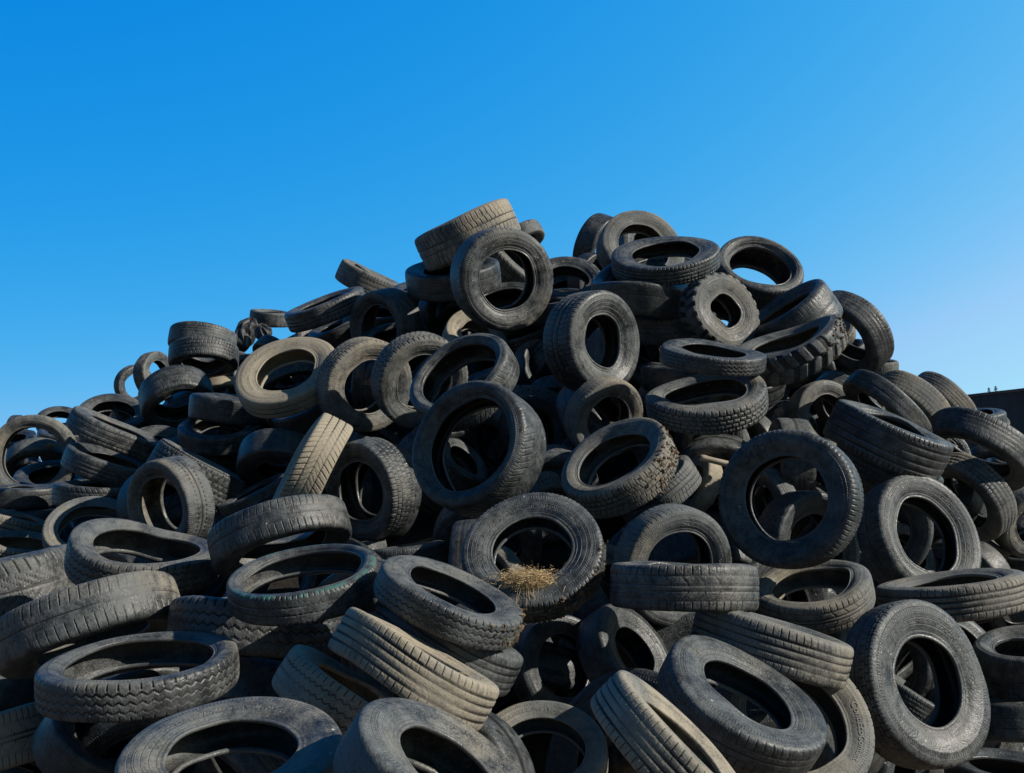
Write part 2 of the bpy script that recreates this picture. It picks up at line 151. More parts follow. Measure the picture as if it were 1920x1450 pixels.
 (0.189, 4.205, 1.05, 0.481, -0.85, 0.216, 0.196, -0.136, -0.971, 0.207, 0.6, 'bald', 0.3, {'ri': 0.6}, 'dark upright ring below the straw-filled tyre'),
 (0.822, 4.903, 1.225, 0.035, -0.577, -0.816, 0.977, -0.152, 0.15, 0.131, 0.6, 'bald', 0.8, {}, 'small pale bit of tyre under the level edge-on one'),
 (0.29, 4.551, 1.183, 0.675, -0.187, 0.713, 0.707, -0.109, -0.698, 0.129, 0.6, 'dir', 0.6, {}, 'small pale grooved bit below right of the straw-filled tyre'),
 (2.124, 5.634, 0.702, 0.486, -0.159, 0.859, 0.776, -0.374, -0.508, 0.212, 0.6, 'blk', 0.4, {}, 'tread piece seen inside the very large upright tyre'),
 (0.197, 7.125, 2.728, 0.68, -0.719, 0.144, 0.342, 0.138, -0.929, 0.213, 0.6, 'bald', 0.15, {}, 'dark oval-holed tyre left of the big upright central one'),
 (0.135, 6.394, 2.216, 0.517, -0.825, 0.229, 0.499, 0.073, -0.864, 0.223, 0.6, 'bald', 0.1, {}, 'black ring right behind the large glossy central tyre'),
 (0.295, 6.772, 2.497, 0.008, -0.383, -0.924, 0.998, -0.047, 0.029, 0.18, 0.6, 'bald', 0.35, {}, 'rounded tyre top beneath the big upright central one'),
 (0.119, 5.688, 1.777, 0.432, -0.325, -0.841, 0.884, -0.033, 0.467, 0.179, 0.7, 'hex', 0.45, {}, 'bit of checkered tread between the glossy central tyre and the straw-filled one'),
 (-0.319, 6.194, 1.987, 0.645, -0.475, 0.598, 0.709, 0.08, -0.701, 0.182, 0.7, 'hex', 0.4, {}, "scaly tread scrap seen through the glossy central tyre's hole"),
 (-0.104, 6.546, 2.147, -0.594, -0.726, -0.345, 0.423, 0.082, -0.902, 0.228, 0.5, 'bald', 0.4, {}, "ring edge seen through the glossy central tyre's hole"),
 (-0.025, 4.908, 1.366, -0.856, -0.426, -0.293, 0.343, -0.043, -0.938, 0.147, 0.55, 'blk', 0.6, {}, 'piece of ribbed tread behind the clump of straw'),
 (-2.474, 9.437, 3.104, 0.129, -0.613, 0.779, 0.968, 0.248, 0.035, 0.191, 0.6, 'bald', 0.3, {}, 'small rounded tyre left of the tan sunlit ring'),
 (-0.263, 8.866, 3.91, -0.817, -0.402, -0.414, 0.339, 0.247, -0.908, 0.335, 0.6, 'bald', 0.1, {}, "black tyre seen in the left of the big face-on ring's hole"),
 (-0.058, 7.752, 3.308, -0.092, -0.593, 0.8, 0.995, -0.015, 0.103, 0.325, 0.6, 'bald', 0.2, {}, "dark ring seen in the bottom of the big face-on ring's hole"),
 (0.296, 7.338, 3.229, -0.181, -0.436, 0.881, 0.984, -0.076, 0.164, 0.26, 0.6, 'bald', 0.15, {}, 'black tyre filling the gap under the plain arched tyre of the left peak'),
 (1.113, 7.97, 3.805, 0.32, -0.82, 0.474, 0.85, 0.027, -0.527, 0.293, 0.6, 'bald', 0.25, {}, 'dark inner ring seen through the yellowish ring of the right peak'),
 (1.092, 6.98, 3.361, -0.09, -0.492, 0.866, 0.987, -0.158, 0.013, 0.294, 0.6, 'bald', 0.1, {}, 'black tyre directly beneath the level tyre of the right peak'),
 (-0.906, 7.771, 3.049, -0.118, -0.522, 0.845, 0.979, 0.079, 0.186, 0.266, 0.6, 'bald', 0.1, {}, 'black tyre seen through the smooth arched tyre above the brownish round one'),
 (-4.04, 8.935, 2.004, 0.106, -0.439, 0.892, 0.909, 0.407, 0.092, 0.309, 0.6, 'bald', 0.15, {}, "black tyre at the bottom of the upright ring's hole at the left edge"),
 (1.465, 6.971, 3.029, 0.314, -0.715, 0.625, 0.854, -0.074, -0.514, 0.277, 0.7, 'bald', 0.1, {}, 'black tyre seen through the small hole of the knobbly off-road tyre'),
 (0.454, 7.951, 3.465, -0.105, -0.541, 0.834, 0.994, -0.075, 0.077, 0.257, 0.7, 'bald', 0.1, {}, 'black tyre seen through the plain arched tyre in the saddle'),
 (1.137, 7.536, 3.418, -0.005, -0.401, 0.916, 0.989, -0.136, -0.054, 0.309, 0.8, 'bald', 0.1, {}, 'black tyre seen in the slit below the level tyre of the right peak'),
 (2.287, 7.158, 2.702, -0.157, -0.349, 0.924, 0.95, -0.31, 0.044, 0.236, 0.7, 'bald', 0.1, {}, "black flat tyre under the tractor-style tyre's right end"),
 (-3.634, 9.225, 2.468, 0.01, -0.345, 0.938, 0.927, 0.354, 0.12, 0.302, 0.6, 'bald', 0.1, {}, 'black tyre inside the dark band-like open tyre on the left skyline'),
 (-4.647, 10.505, 2.556, 0.032, -0.372, 0.927, 0.911, 0.392, 0.125, 0.266, 0.6, 'bald', 0.1, {}, 'black tyre below the small dark tyre on the far left skyline'),
 (-5.696, 11.491, 2.56, -0.049, -0.409, 0.911, 0.879, 0.416, 0.234, 0.279, 0.6, 'bald', 0.1, {}, 'black tyre behind the upright ring at the left edge'),
 (-1.003, 8.344, 3.338, -0.126, -0.48, 0.868, 0.979, 0.079, 0.186, 0.251, 0.7, 'bald', 0.1, {}, 'black tyre under the crown of the smooth arched tyre on the left slope'),
]
DEEP = [
 (2.18, 7.31, 2.48, 0.08, -0.7, 0.71, -1.0, -0.02, 0.1, 0.3, 0.11), (-0.58, 4.35, 1.19, -0.45, -0.85, -0.28, -0.89, 0.39, 0.23, 0.29, 0.09),
 (0.49, 4.66, 1.26, 0.64, -0.46, 0.61, -0.37, -0.89, -0.27, 0.3, 0.05), (-0.21, 3.24, 0.78, -0.47, -0.86, 0.21, -0.82, 0.51, 0.26, 0.29, 0.03),
 (-2.12, 5.72, 1.24, -0.57, -0.76, -0.32, -0.82, 0.5, 0.26, 0.31, 0.11), (-3.01, 9.51, 2.61, 0.57, -0.78, -0.28, -0.82, -0.56, -0.11, 0.31, 0.03),
 (-0.87, 4.13, 0.9, -0.26, -0.45, -0.86, -0.96, 0.22, 0.18, 0.29, 0.07), (0.54, 6.21, 2.28, 0.66, -0.58, 0.48, -0.55, -0.81, -0.23, 0.29, 0.32),
 (0.22, 5.88, 1.8, 0.14, -0.88, -0.46, -0.98, -0.18, 0.04, 0.29, 0.38), (0.35, 7.24, 2.79, 0.55, -0.38, -0.75, -0.71, -0.69, -0.17, 0.29, 0.19),
 (-0.77, 5.75, 1.8, -0.62, -0.79, 0.05, -0.75, 0.6, 0.29, 0.29, 0.16), (0.75, 7.34, 2.94, -0.74, -0.46, -0.49, -0.64, 0.7, 0.31, 0.3, 0.19),
 (-1.53, 5.24, 1.28, -0.43, -0.75, 0.5, -0.73, 0.62, 0.29, 0.29, 0.03), (-3.7, 9.39, 2.13, -0.13, -0.74, -0.67, -0.99, 0.06, 0.12, 0.31, 0.34),
 (-1.73, 7.92, 2.75, 0.31, -0.32, -0.9, -0.84, -0.54, -0.1, 0.29, 0.26), (1.23, 4.93, 1.22, 0.48, -0.87, -0.09, -0.88, -0.47, -0.07, 0.31, 0.37),
 (-3.16, 7.58, 1.7, -0.51, -0.85, 0.1, -0.81, 0.52, 0.27, 0.28, 0.14), (-0.38, 8.23, 3.33, 0.42, -0.57, -0.7, -0.85, -0.52, -0.09, 0.31, 0.09),
 (3.6, 7.53, 1.28, -0.16, -0.81, 0.56, -0.92, 0.32, 0.21, 0.29, 0.32), (1.22, 6.13, 1.88, -0.08, -0.87, -0.48, -0.99, 0.03, 0.11, 0.3, 0.33),
 (0.41, 3.61, 0.81, -0.54, -0.69, 0.49, -0.62, 0.72, 0.32, 0.31, 0.03), (2.38, 6.88, 2.13, -0.48, -0.55, 0.68, -0.46, 0.82, 0.34, 0.29, 0.28),
 (-2.35, 6.84, 1.72, 0.83, -0.52, 0.2, -0.47, -0.85, -0.25, 0.3, 0.1), (-0.95, 7.15, 2.61, 0.97, -0.22, -0.11, -0.24, -0.92, -0.3, 0.29, 0.24),
 (1.51, 7.8, 3.39, 0.82, -0.25, 0.51, -0.08, -0.94, -0.32, 0.2, 0.25), (-3.44, 7.13, 1.13, 0.17, -0.48, -0.86, -0.95, -0.32, -0.01, 0.31, 0.18),
 (-0.5, 6.38, 2.06, 0.59, -0.37, -0.72, -0.67, -0.72, -0.18, 0.28, 0.19), (-2.65, 5.55, 0.69, -0.5, -0.55, 0.67, -0.45, 0.83, 0.34, 0.31, 0.2),
 (4.01, 7.66, 1.81, 0.64, -0.02, -0.77, -0.36, -0.89, -0.28, 0.3, 0.09), (-1.46, 4.25, 0.67, 0.14, -0.88, -0.45, -0.98, -0.18, 0.04, 0.3, 0.16),
 (3.52, 6.86, 0.71, -0.76, -0.12, -0.64, -0.42, 0.84, 0.34, 0.28, 0.31), (2.68, 7.22, 2.39, 0.44, -0.88, 0.2, -0.88, -0.46, -0.07, 0.19, 0.31),
 (0.49, 8.25, 3.39, 0.41, -0.39, -0.82, -0.8, -0.59, -0.12, 0.2, 0.11), (-1.51, 6.88, 1.77, -0.47, -0.81, 0.35, -0.78, 0.56, 0.28, 0.28, 0.26),
 (0.91, 4.96, 1.42, 0.03, -0.45, -0.89, -0.99, -0.16, 0.05, 0.28, 0.12), (3.75, 7.94, 1.87, 0.58, -0.65, -0.5, -0.79, -0.61, -0.13, 0.31, 0.26),
 (-4.2, 8.69, 1.77, -0.2, -0.44, -0.88, -0.98, 0.14, 0.15, 0.29, 0.09), (0.06, 4.48, 0.97, -0.17, -0.42, -0.89, -0.98, 0.11, 0.14, 0.3, 0.03),
 (0.95, 3.96, 0.63, 0.17, -0.97, 0.17, -0.98, -0.17, 0.04, 0.29, 0.11), (2.52, 5.8, 0.53, 0.11, -0.95, 0.29, -0.99, -0.1, 0.07, 0.28, 0.35),
 (-1.62, 8.77, 3.18, 0.37, -0.81, 0.45, -0.89, -0.44, -0.06, 0.3, 0.17), (2.11, 5.81, 0.85, -0.86, -0.47, 0.2, -0.38, 0.86, 0.34, 0.32, 0.06),
 (-0.06, 7.9, 2.94, -0.2, -0.91, 0.35, -0.94, 0.28, 0.2, 0.31, 0.24), (0.96, 8.55, 3.77, 0.99, -0.14, -0.09, -0.16, -0.94, -0.31, 0.19, 0.06),
 (0.79, 4.32, 0.96, -0.25, -0.8, 0.55, -0.86, 0.44, 0.24, 0.3, 0.11), (-0.23, 9.19, 3.97, -0.94, -0.27, -0.2, -0.32, 0.88, 0.34, 0.21, 0.29),
 (0.11, 6.78, 2.33, -0.13, -0.42, -0.9, -0.99, 0.06, 0.12, 0.3, 0.4), (1.69, 4.77, 0.48, 0.76, -0.64, -0.11, -0.65, -0.73, -0.19, 0.3, 0.03),
 (-0.8, 8.37, 3.08, 0.74, -0.16, -0.66, -0.42, -0.87, -0.26, 0.32, 0.03), (-2.0, 7.89, 2.34, 0.01, -0.75, -0.67, -0.99, -0.08, 0.08, 0.29, 0.17),
 (-3.34, 9.42, 2.73, 0.63, -0.49, -0.6, -0.7, -0.69, -0.17, 0.19, 0.34), (1.26, 7.12, 2.84, -0.21, -0.83, 0.51, -0.91, 0.36, 0.22, 0.32, 0.04),
 (-3.58, 10.59, 3.13, 0.49, -0.23, 0.84, 0.16, -0.93, -0.34, 0.2, 0.02), (2.58, 5.96, 0.87, 0.45, -0.66, 0.61, -0.75, -0.65, -0.15, 0.29, 0.33),
 (-1.3, 8.68, 3.32, 0.8, -0.48, 0.35, -0.41, -0.87, -0.26, 0.2, 0.32), (2.6, 5.73, 0.19, 0.21, -0.93, 0.31, -0.98, -0.21, 0.03, 0.3, 0.31),
 (-1.39, 7.43, 2.17, -0.02, -0.97, 0.22, -0.99, 0.04, 0.12, 0.29, 0.03), (1.06, 6.37, 2.32, -0.41, -0.05, -0.91, -0.72, 0.63, 0.29, 0.3, 0.06),
 (1.56, 5.43, 1.49, 0.49, -0.87, -0.02, -0.87, -0.49, -0.08, 0.31, 0.14), (0.77, 6.05, 1.65, -0.93, -0.22, -0.31, -0.32, 0.88, 0.34, 0.3, 0.11),
 (-5.31, 10.13, 2.08, -0.33, -0.81, 0.48, -0.83, 0.49, 0.26, 0.31, 0.35), (2.61, 6.57, 1.27, -0.42, -0.3, 0.86, 0.01, 0.94, 0.33, 0.3, 0.37),
 (-2.26, 7.89, 1.96, -0.12, -0.85, -0.51, -0.99, 0.06, 0.12, 0.3, 0.22), (2.16, 6.05, 1.61, -0.38, -0.92, -0.03, -0.9, 0.37, 0.22, 0.31, 0.37),
 (-4.87, 10.65, 2.36, 0.01, -0.81, 0.59, -0.99, 0.09, 0.13, 0.2, 0.2), (2.77, 6.66, 1.82, -0.71, -0.57, 0.41, -0.46, 0.82, 0.34, 0.29, 0.08),
 (3.39, 6.64, 0.28, -0.58, -0.7, -0.42, -0.81, 0.52, 0.27, 0.31, 0.39), (-3.72, 9.39, 2.6, -0.65, -0.74, -0.16, -0.75, 0.6, 0.29, 0.21, 0.28),
 (-0.18, 5.03, 1.36, 0.99, -0.13, 0.08, -0.1, -0.94, -0.32, 0.29, 0.13), (1.49, 6.51, 2.57, -0.03, -0.63, 0.77, -0.93, 0.3, 0.2, 0.28, 0.04),
 (-2.02, 8.54, 3.05, -0.53, -0.43, -0.73, -0.8, 0.53, 0.27, 0.21, 0.34), (4.07, 7.69, 1.42, -0.44, -0.85, -0.3, -0.9, 0.38, 0.23, 0.31, 0.05),
 (-1.9, 4.81, 0.95, -0.17, -0.49, -0.86, -0.99, 0.1, 0.14, 0.28, 0.17), (3.0, 7.08, 2.1, 0.12, -0.97, 0.19, -0.99, -0.11, 0.06, 0.2, 0.12),
 (-0.33, 6.81, 2.48, -0.43, -0.22, 0.88, 0.15, 0.94, 0.31, 0.32, 0.19), (-2.82, 8.03, 2.16, 0.19, -0.73, 0.66, -0.97, -0.23, 0.02, 0.29, 0.38),
 (1.34, 4.57, 0.76, -0.67, -0.74, 0.05, -0.7, 0.65, 0.3, 0.29, 0.24), (1.27, 8.25, 3.69, 0.34, -0.4, 0.85, -0.35, -0.89, -0.28, 0.2, 0.09),
 (-2.66, 9.56, 3.07, 0.8, -0.57, -0.17, -0.6, -0.77, -0.21, 0.22, 0.13), (1.63, 5.98, 1.96, 1.0, -0.04, -0.06, -0.05, -0.94, -0.33, 0.29, 0.33),
 (1.54, 7.31, 3.0, -0.41, -0.89, -0.19, -0.9, 0.37, 0.22, 0.2, 0.36), (-4.16, 8.03, 1.39, 0.15, -0.88, -0.45, -0.98, -0.19, 0.04, 0.29, 0.27),
 (-4.45, 10.64, 2.46, -0.67, -0.55, 0.5, -0.43, 0.84, 0.34, 0.21, 0.23), (2.47, 7.3, 2.54, 0.4, -0.66, 0.64, -0.79, -0.6, -0.13, 0.2, 0.14),
 (-3.71, 8.17, 1.41, 0.96, -0.17, -0.2, -0.23, -0.93, -0.3, 0.28, 0.16), (-1.15, 5.24, 1.35, -0.56, -0.74, 0.38, -0.68, 0.67, 0.3, 0.3, 0.23),
 (-0.5, 9.14, 3.86, 0.83, -0.53, 0.15, -0.49, -0.84, -0.24, 0.2, 0.06), (0.05, 9.0, 3.83, 0.99, -0.09, 0.11, -0.05, -0.94, -0.33, 0.21, 0.23),
 (1.83, 6.66, 2.71, -0.73, -0.68, -0.09, -0.67, 0.68, 0.31, 0.19, 0.05), (-0.78, 8.57, 3.44, -0.5, -0.75, 0.44, -0.7, 0.65, 0.3, 0.2, 0.18),
 (-6.04, 11.63, 2.42, -0.61, -0.31, -0.73, -0.69, 0.65, 0.3, 0.21, 0.26), (-5.73, 11.63, 2.41, -0.06, -0.36, 0.93, -0.21, 0.91, 0.34, 0.2, 0.07),
 (0.19, 8.43, 3.44, 0.19, -0.34, 0.92, -0.21, -0.93, -0.3, 0.2, 0.35), (-3.02, 9.72, 3.11, 0.9, -0.31, -0.3, -0.39, -0.88, -0.27, 0.2, 0.06),
 (-0.59, 7.41, 2.72, -0.68, -0.34, 0.65, -0.14, 0.93, 0.34, 0.28, 0.2), (0.82, 8.32, 3.43, -0.6, -0.8, 0.05, -0.76, 0.58, 0.28, 0.3, 0.2),
 (-0.92, 3.76, 0.73, -0.62, -0.51, -0.6, -0.76, 0.59, 0.28, 0.28, 0.13), (-0.22, 8.05, 3.09, -0.48, -0.32, 0.81, -0.07, 0.94, 0.34, 0.31, 0.21),
 (-1.12, 6.3, 1.77, -0.65, -0.73, 0.22, -0.67, 0.68, 0.31, 0.3, 0.25), (2.57, 6.82, 1.45, 0.38, -0.37, 0.85, -0.21, -0.93, -0.3, 0.29, 0.32),
 (-1.78, 5.95, 1.32, 0.84, -0.05, -0.54, -0.25, -0.92, -0.3, 0.3, 0.14), (1.15, 5.34, 1.27, -0.49, -0.85, -0.22, -0.87, 0.43, 0.24, 0.29, 0.14),
 (-4.35, 9.71, 1.92, 0.98, -0.12, 0.12, -0.08, -0.94, -0.32, 0.31, 0.04), (2.05, 5.44, 0.34, 0.01, -0.27, -0.96, -0.98, -0.18, 0.04, 0.28, 0.27),
 (1.71, 6.64, 2.15, 0.42, -0.63, -0.65, -0.87, -0.49, -0.08, 0.31, 0.25), (-0.13, 5.42, 1.53, -0.02, -0.85, -0.52, -1.0, -0.03, 0.09, 0.29, 0.37),
 (0.08, 6.76, 1.99, -0.7, -0.71, 0.08, -0.66, 0.68, 0.31, 0.31, 0.39), (-0.39, 9.49, 3.84, 0.73, -0.68, -0.05, -0.68, -0.71, -0.18, 0.29, 0.12),
 (0.69, 4.21, 0.65, -0.21, -0.54, -0.82, -0.98, 0.14, 0.15, 0.3, 0.38), (-0.22, 3.61, 0.67, -0.87, -0.13, -0.48, -0.32, 0.88, 0.34, 0.32, 0.05),
 (0.72, 5.34, 1.44, 0.48, -0.56, -0.67, -0.82, -0.56, -0.11, 0.3, 0.02), (-0.97, 8.68, 3.35, 0.3, -0.89, 0.35, -0.95, -0.32, -0.01, 0.21, 0.2),
 (-3.07, 8.25, 1.97, 0.1, -0.58, 0.81, -0.99, -0.06, 0.08, 0.31, 0.03), (0.91, 7.04, 2.55, -0.74, -0.25, -0.62, -0.54, 0.77, 0.33, 0.3, 0.13),
 (2.28, 6.01, 0.95, 0.61, -0.49, -0.63, -0.72, -0.68, -0.16, 0.29, 0.31), (-1.05, 7.27, 2.42, -0.7, -0.63, 0.34, -0.54, 0.77, 0.33, 0.28, 0.35),
 (3.62, 7.29, 1.04, -0.1, -0.82, -0.56, -0.99, 0.04, 0.12, 0.28, 0.16), (-3.49, 7.25, 1.14, -0.67, -0.6, -0.44, -0.74, 0.61, 0.29, 0.3, 0.06),
 (-2.97, 7.27, 1.41, -0.81, -0.49, -0.32, -0.58, 0.75, 0.32, 0.31, 0.11), (-2.14, 8.09, 2.22, -0.76, -0.57, -0.3, -0.65, 0.7, 0.31, 0.31, 0.04),
 (-1.63, 4.57, 0.76, 0.62, -0.7, -0.36, -0.78, -0.62, -0.14, 0.31, 0.27), (0.43, 4.86, 0.92, 0.76, -0.65, -0.03, -0.64, -0.74, -0.19, 0.31, 0.12),
 (2.2, 6.54, 1.93, 0.27, -0.39, -0.88, -0.88, -0.46, -0.07, 0.29, 0.34), (-5.69, 11.66, 2.25, -0.15, -0.37, 0.92, -0.19, 0.92, 0.34, 0.28, 0.02),
 (-3.18, 9.84, 3.13, -0.32, -0.39, 0.86, -0.18, 0.92, 0.34, 0.21, 0.04), (0.57, 6.19, 1.95, -0.04, -0.92, 0.39, -0.99, 0.1, 0.14, 0.31, 0.27),
 (1.43, 7.32, 2.92, 0.7, -0.53, 0.48, -0.46, -0.85, -0.25, 0.31, 0.05), (3.27, 6.65, 0.1, -0.65, -0.74, -0.17, -0.75, 0.59, 0.29, 0.3, 0.2),
 (1.66, 5.86, 1.46, 0.72, -0.23, -0.65, -0.48, -0.84, -0.24, 0.29, 0.08), (-0.57, 4.32, 0.95, -0.99, -0.07, -0.15, -0.12, 0.93, 0.34, 0.31, 0.33),
 (3.53, 7.03, 0.3, -0.37, -0.37, 0.85, -0.15, 0.93, 0.34, 0.29, 0.08), (3.31, 7.66, 1.72, -0.16, -0.88, -0.44, -0.98, 0.1, 0.14, 0.3, 0.14),
 (0.45, 7.31, 2.81, -0.84, -0.11, -0.54, -0.34, 0.88, 0.34, 0.32, 0.26), (-2.15, 4.49, 0.43, 0.47, -0.76, 0.46, -0.81, -0.57, -0.12, 0.3, 0.09),
 (3.76, 7.59, 1.56, -0.45, -0.23, -0.87, -0.8, 0.54, 0.27, 0.3, 0.39), (1.05, 8.11, 3.66, 0.76, -0.37, 0.54, -0.24, -0.92, -0.3, 0.2, 0.37),
 (-2.84, 5.54, 0.65, 0.25, -0.7, -0.67, -0.95, -0.33, -0.02, 0.3, 0.11), (-0.44, 6.33, 1.9, 0.56, -0.47, 0.68, -0.42, -0.87, -0.26, 0.31, 0.33),
 (3.04, 7.21, 2.07, 0.78, -0.33, -0.53, -0.51, -0.83, -0.24, 0.19, 0.23), (2.62, 7.44, 2.52, -0.26, -0.94, 0.23, -0.93, 0.3, 0.2, 0.21, 0.29),
 (-2.05, 5.54, 1.02, -0.13, -0.92, 0.37, -0.96, 0.21, 0.17, 0.29, 0.06), (-4.83, 10.79, 2.41, 0.84, -0.51, 0.2, -0.46, -0.85, -0.25, 0.2, 0.06),
 (-0.8, 5.16, 1.27, -0.58, -0.63, -0.51, -0.8, 0.53, 0.27, 0.3, 0.03), (1.26, 6.56, 1.84, 0.11, -0.8, 0.59, -0.99, -0.07, 0.08, 0.29, 0.21),
 (-1.94, 8.28, 2.7, 0.84, -0.49, 0.23, -0.44, -0.86, -0.26, 0.31, 0.12), (-1.91, 9.06, 3.31, -0.42, -0.18, 0.89, 0.24, 0.92, 0.3, 0.2, 0.35),
 (1.38, 4.92, 0.65, -0.68, -0.25, -0.69, -0.6, 0.74, 0.32, 0.29, 0.32), (-6.21, 11.58, 2.41, -0.14, -0.86, -0.49, -0.99, 0.09, 0.13, 0.21, 0.04),
 (-3.13, 9.33, 2.36, 0.04, 0.05, -1.0, -0.91, -0.42, -0.05, 0.28, 0.37), (-3.73, 9.8, 2.56, -0.75, -0.66, -0.02, -0.63, 0.71, 0.31, 0.31, 0.13),
 (-4.66, 9.09, 1.61, 0.98, -0.06, -0.18, -0.11, -0.94, -0.32, 0.29, 0.1), (2.25, 7.27, 2.76, 0.96, -0.19, 0.19, -0.12, -0.94, -0.32, 0.2, 0.28),
 (1.28, 7.65, 3.45, 0.56, -0.82, 0.12, -0.81, -0.57, -0.12, 0.22, 0.33), (-1.41, 8.99, 3.16, -0.28, -0.95, 0.13, -0.93, 0.3, 0.2, 0.29, 0.16),
 (3.55, 7.56, 2.03, -0.12, -0.87, -0.47, -0.99, 0.07, 0.13, 0.2, 0.1), (-2.25, 7.17, 1.71, 0.46, -0.15, -0.88, -0.62, -0.76, -0.2, 0.29, 0.16),
 (1.57, 5.42, 1.01, -0.91, -0.36, 0.21, -0.27, 0.9, 0.34, 0.28, 0.38), (1.8, 7.08, 2.86, -0.96, -0.17, 0.2, -0.09, 0.94, 0.34, 0.21, 0.36),
 (2.86, 6.45, 0.67, -0.9, -0.35, -0.26, -0.42, 0.84, 0.34, 0.28, 0.23), (0.31, 8.43, 3.46, -0.39, -0.69, 0.61, -0.69, 0.66, 0.3, 0.2, 0.16),
 (3.03, 6.88, 1.27, -0.76, -0.49, -0.42, -0.63, 0.71, 0.31, 0.3, 0.33), (-4.42, 10.69, 2.59, 0.67, -0.72, 0.19, -0.7, -0.69, -0.17, 0.21, 0.17),
 (4.31, 8.08, 1.89, -0.01, -0.38, 0.92, -0.44, 0.83, 0.34, 0.28, 0.37), (-1.57, 6.49, 1.57, 0.14, -0.81, 0.57, -0.99, -0.13, 0.06, 0.31, 0.27),
 (-0.1, 4.42, 1.01, 0.35, -0.93, -0.06, -0.94, -0.35, -0.03, 0.3, 0.22), (0.01, 8.99, 3.88, -0.28, -0.96, 0.1, -0.94, 0.29, 0.2, 0.2, 0.18),
 (-1.59, 9.19, 3.47, -0.5, -0.69, -0.52, -0.86, 0.45, 0.25, 0.2, 0.29), (-2.71, 9.29, 2.96, -0.46, -0.78, -0.42, -0.89, 0.39, 0.23, 0.21, 0.06),
 (1.25, 6.47, 2.31, 0.66, -0.52, -0.54, -0.69, -0.7, -0.17, 0.29, 0.33), (-1.14, 4.7, 0.99, 0.96, -0.19, 0.18, -0.13, -0.94, -0.32, 0.3, 0.09),
]
STRAW = (0.06, 3.854, 1.41)
TUFTS = [(-4.234, 9.295, 2.357), (-4.459, 9.313, 2.378)]
SCRAPS = [(-2.663, 9.95, 3.499), (-2.441, 9.855, 3.459)]
WALL = [(9.807, 21.812, 4.478), (10.57, 20.721, 4.479)]
ROD = [(1.047, 5.649, 1.995), (1.225, 5.655, 1.953)]
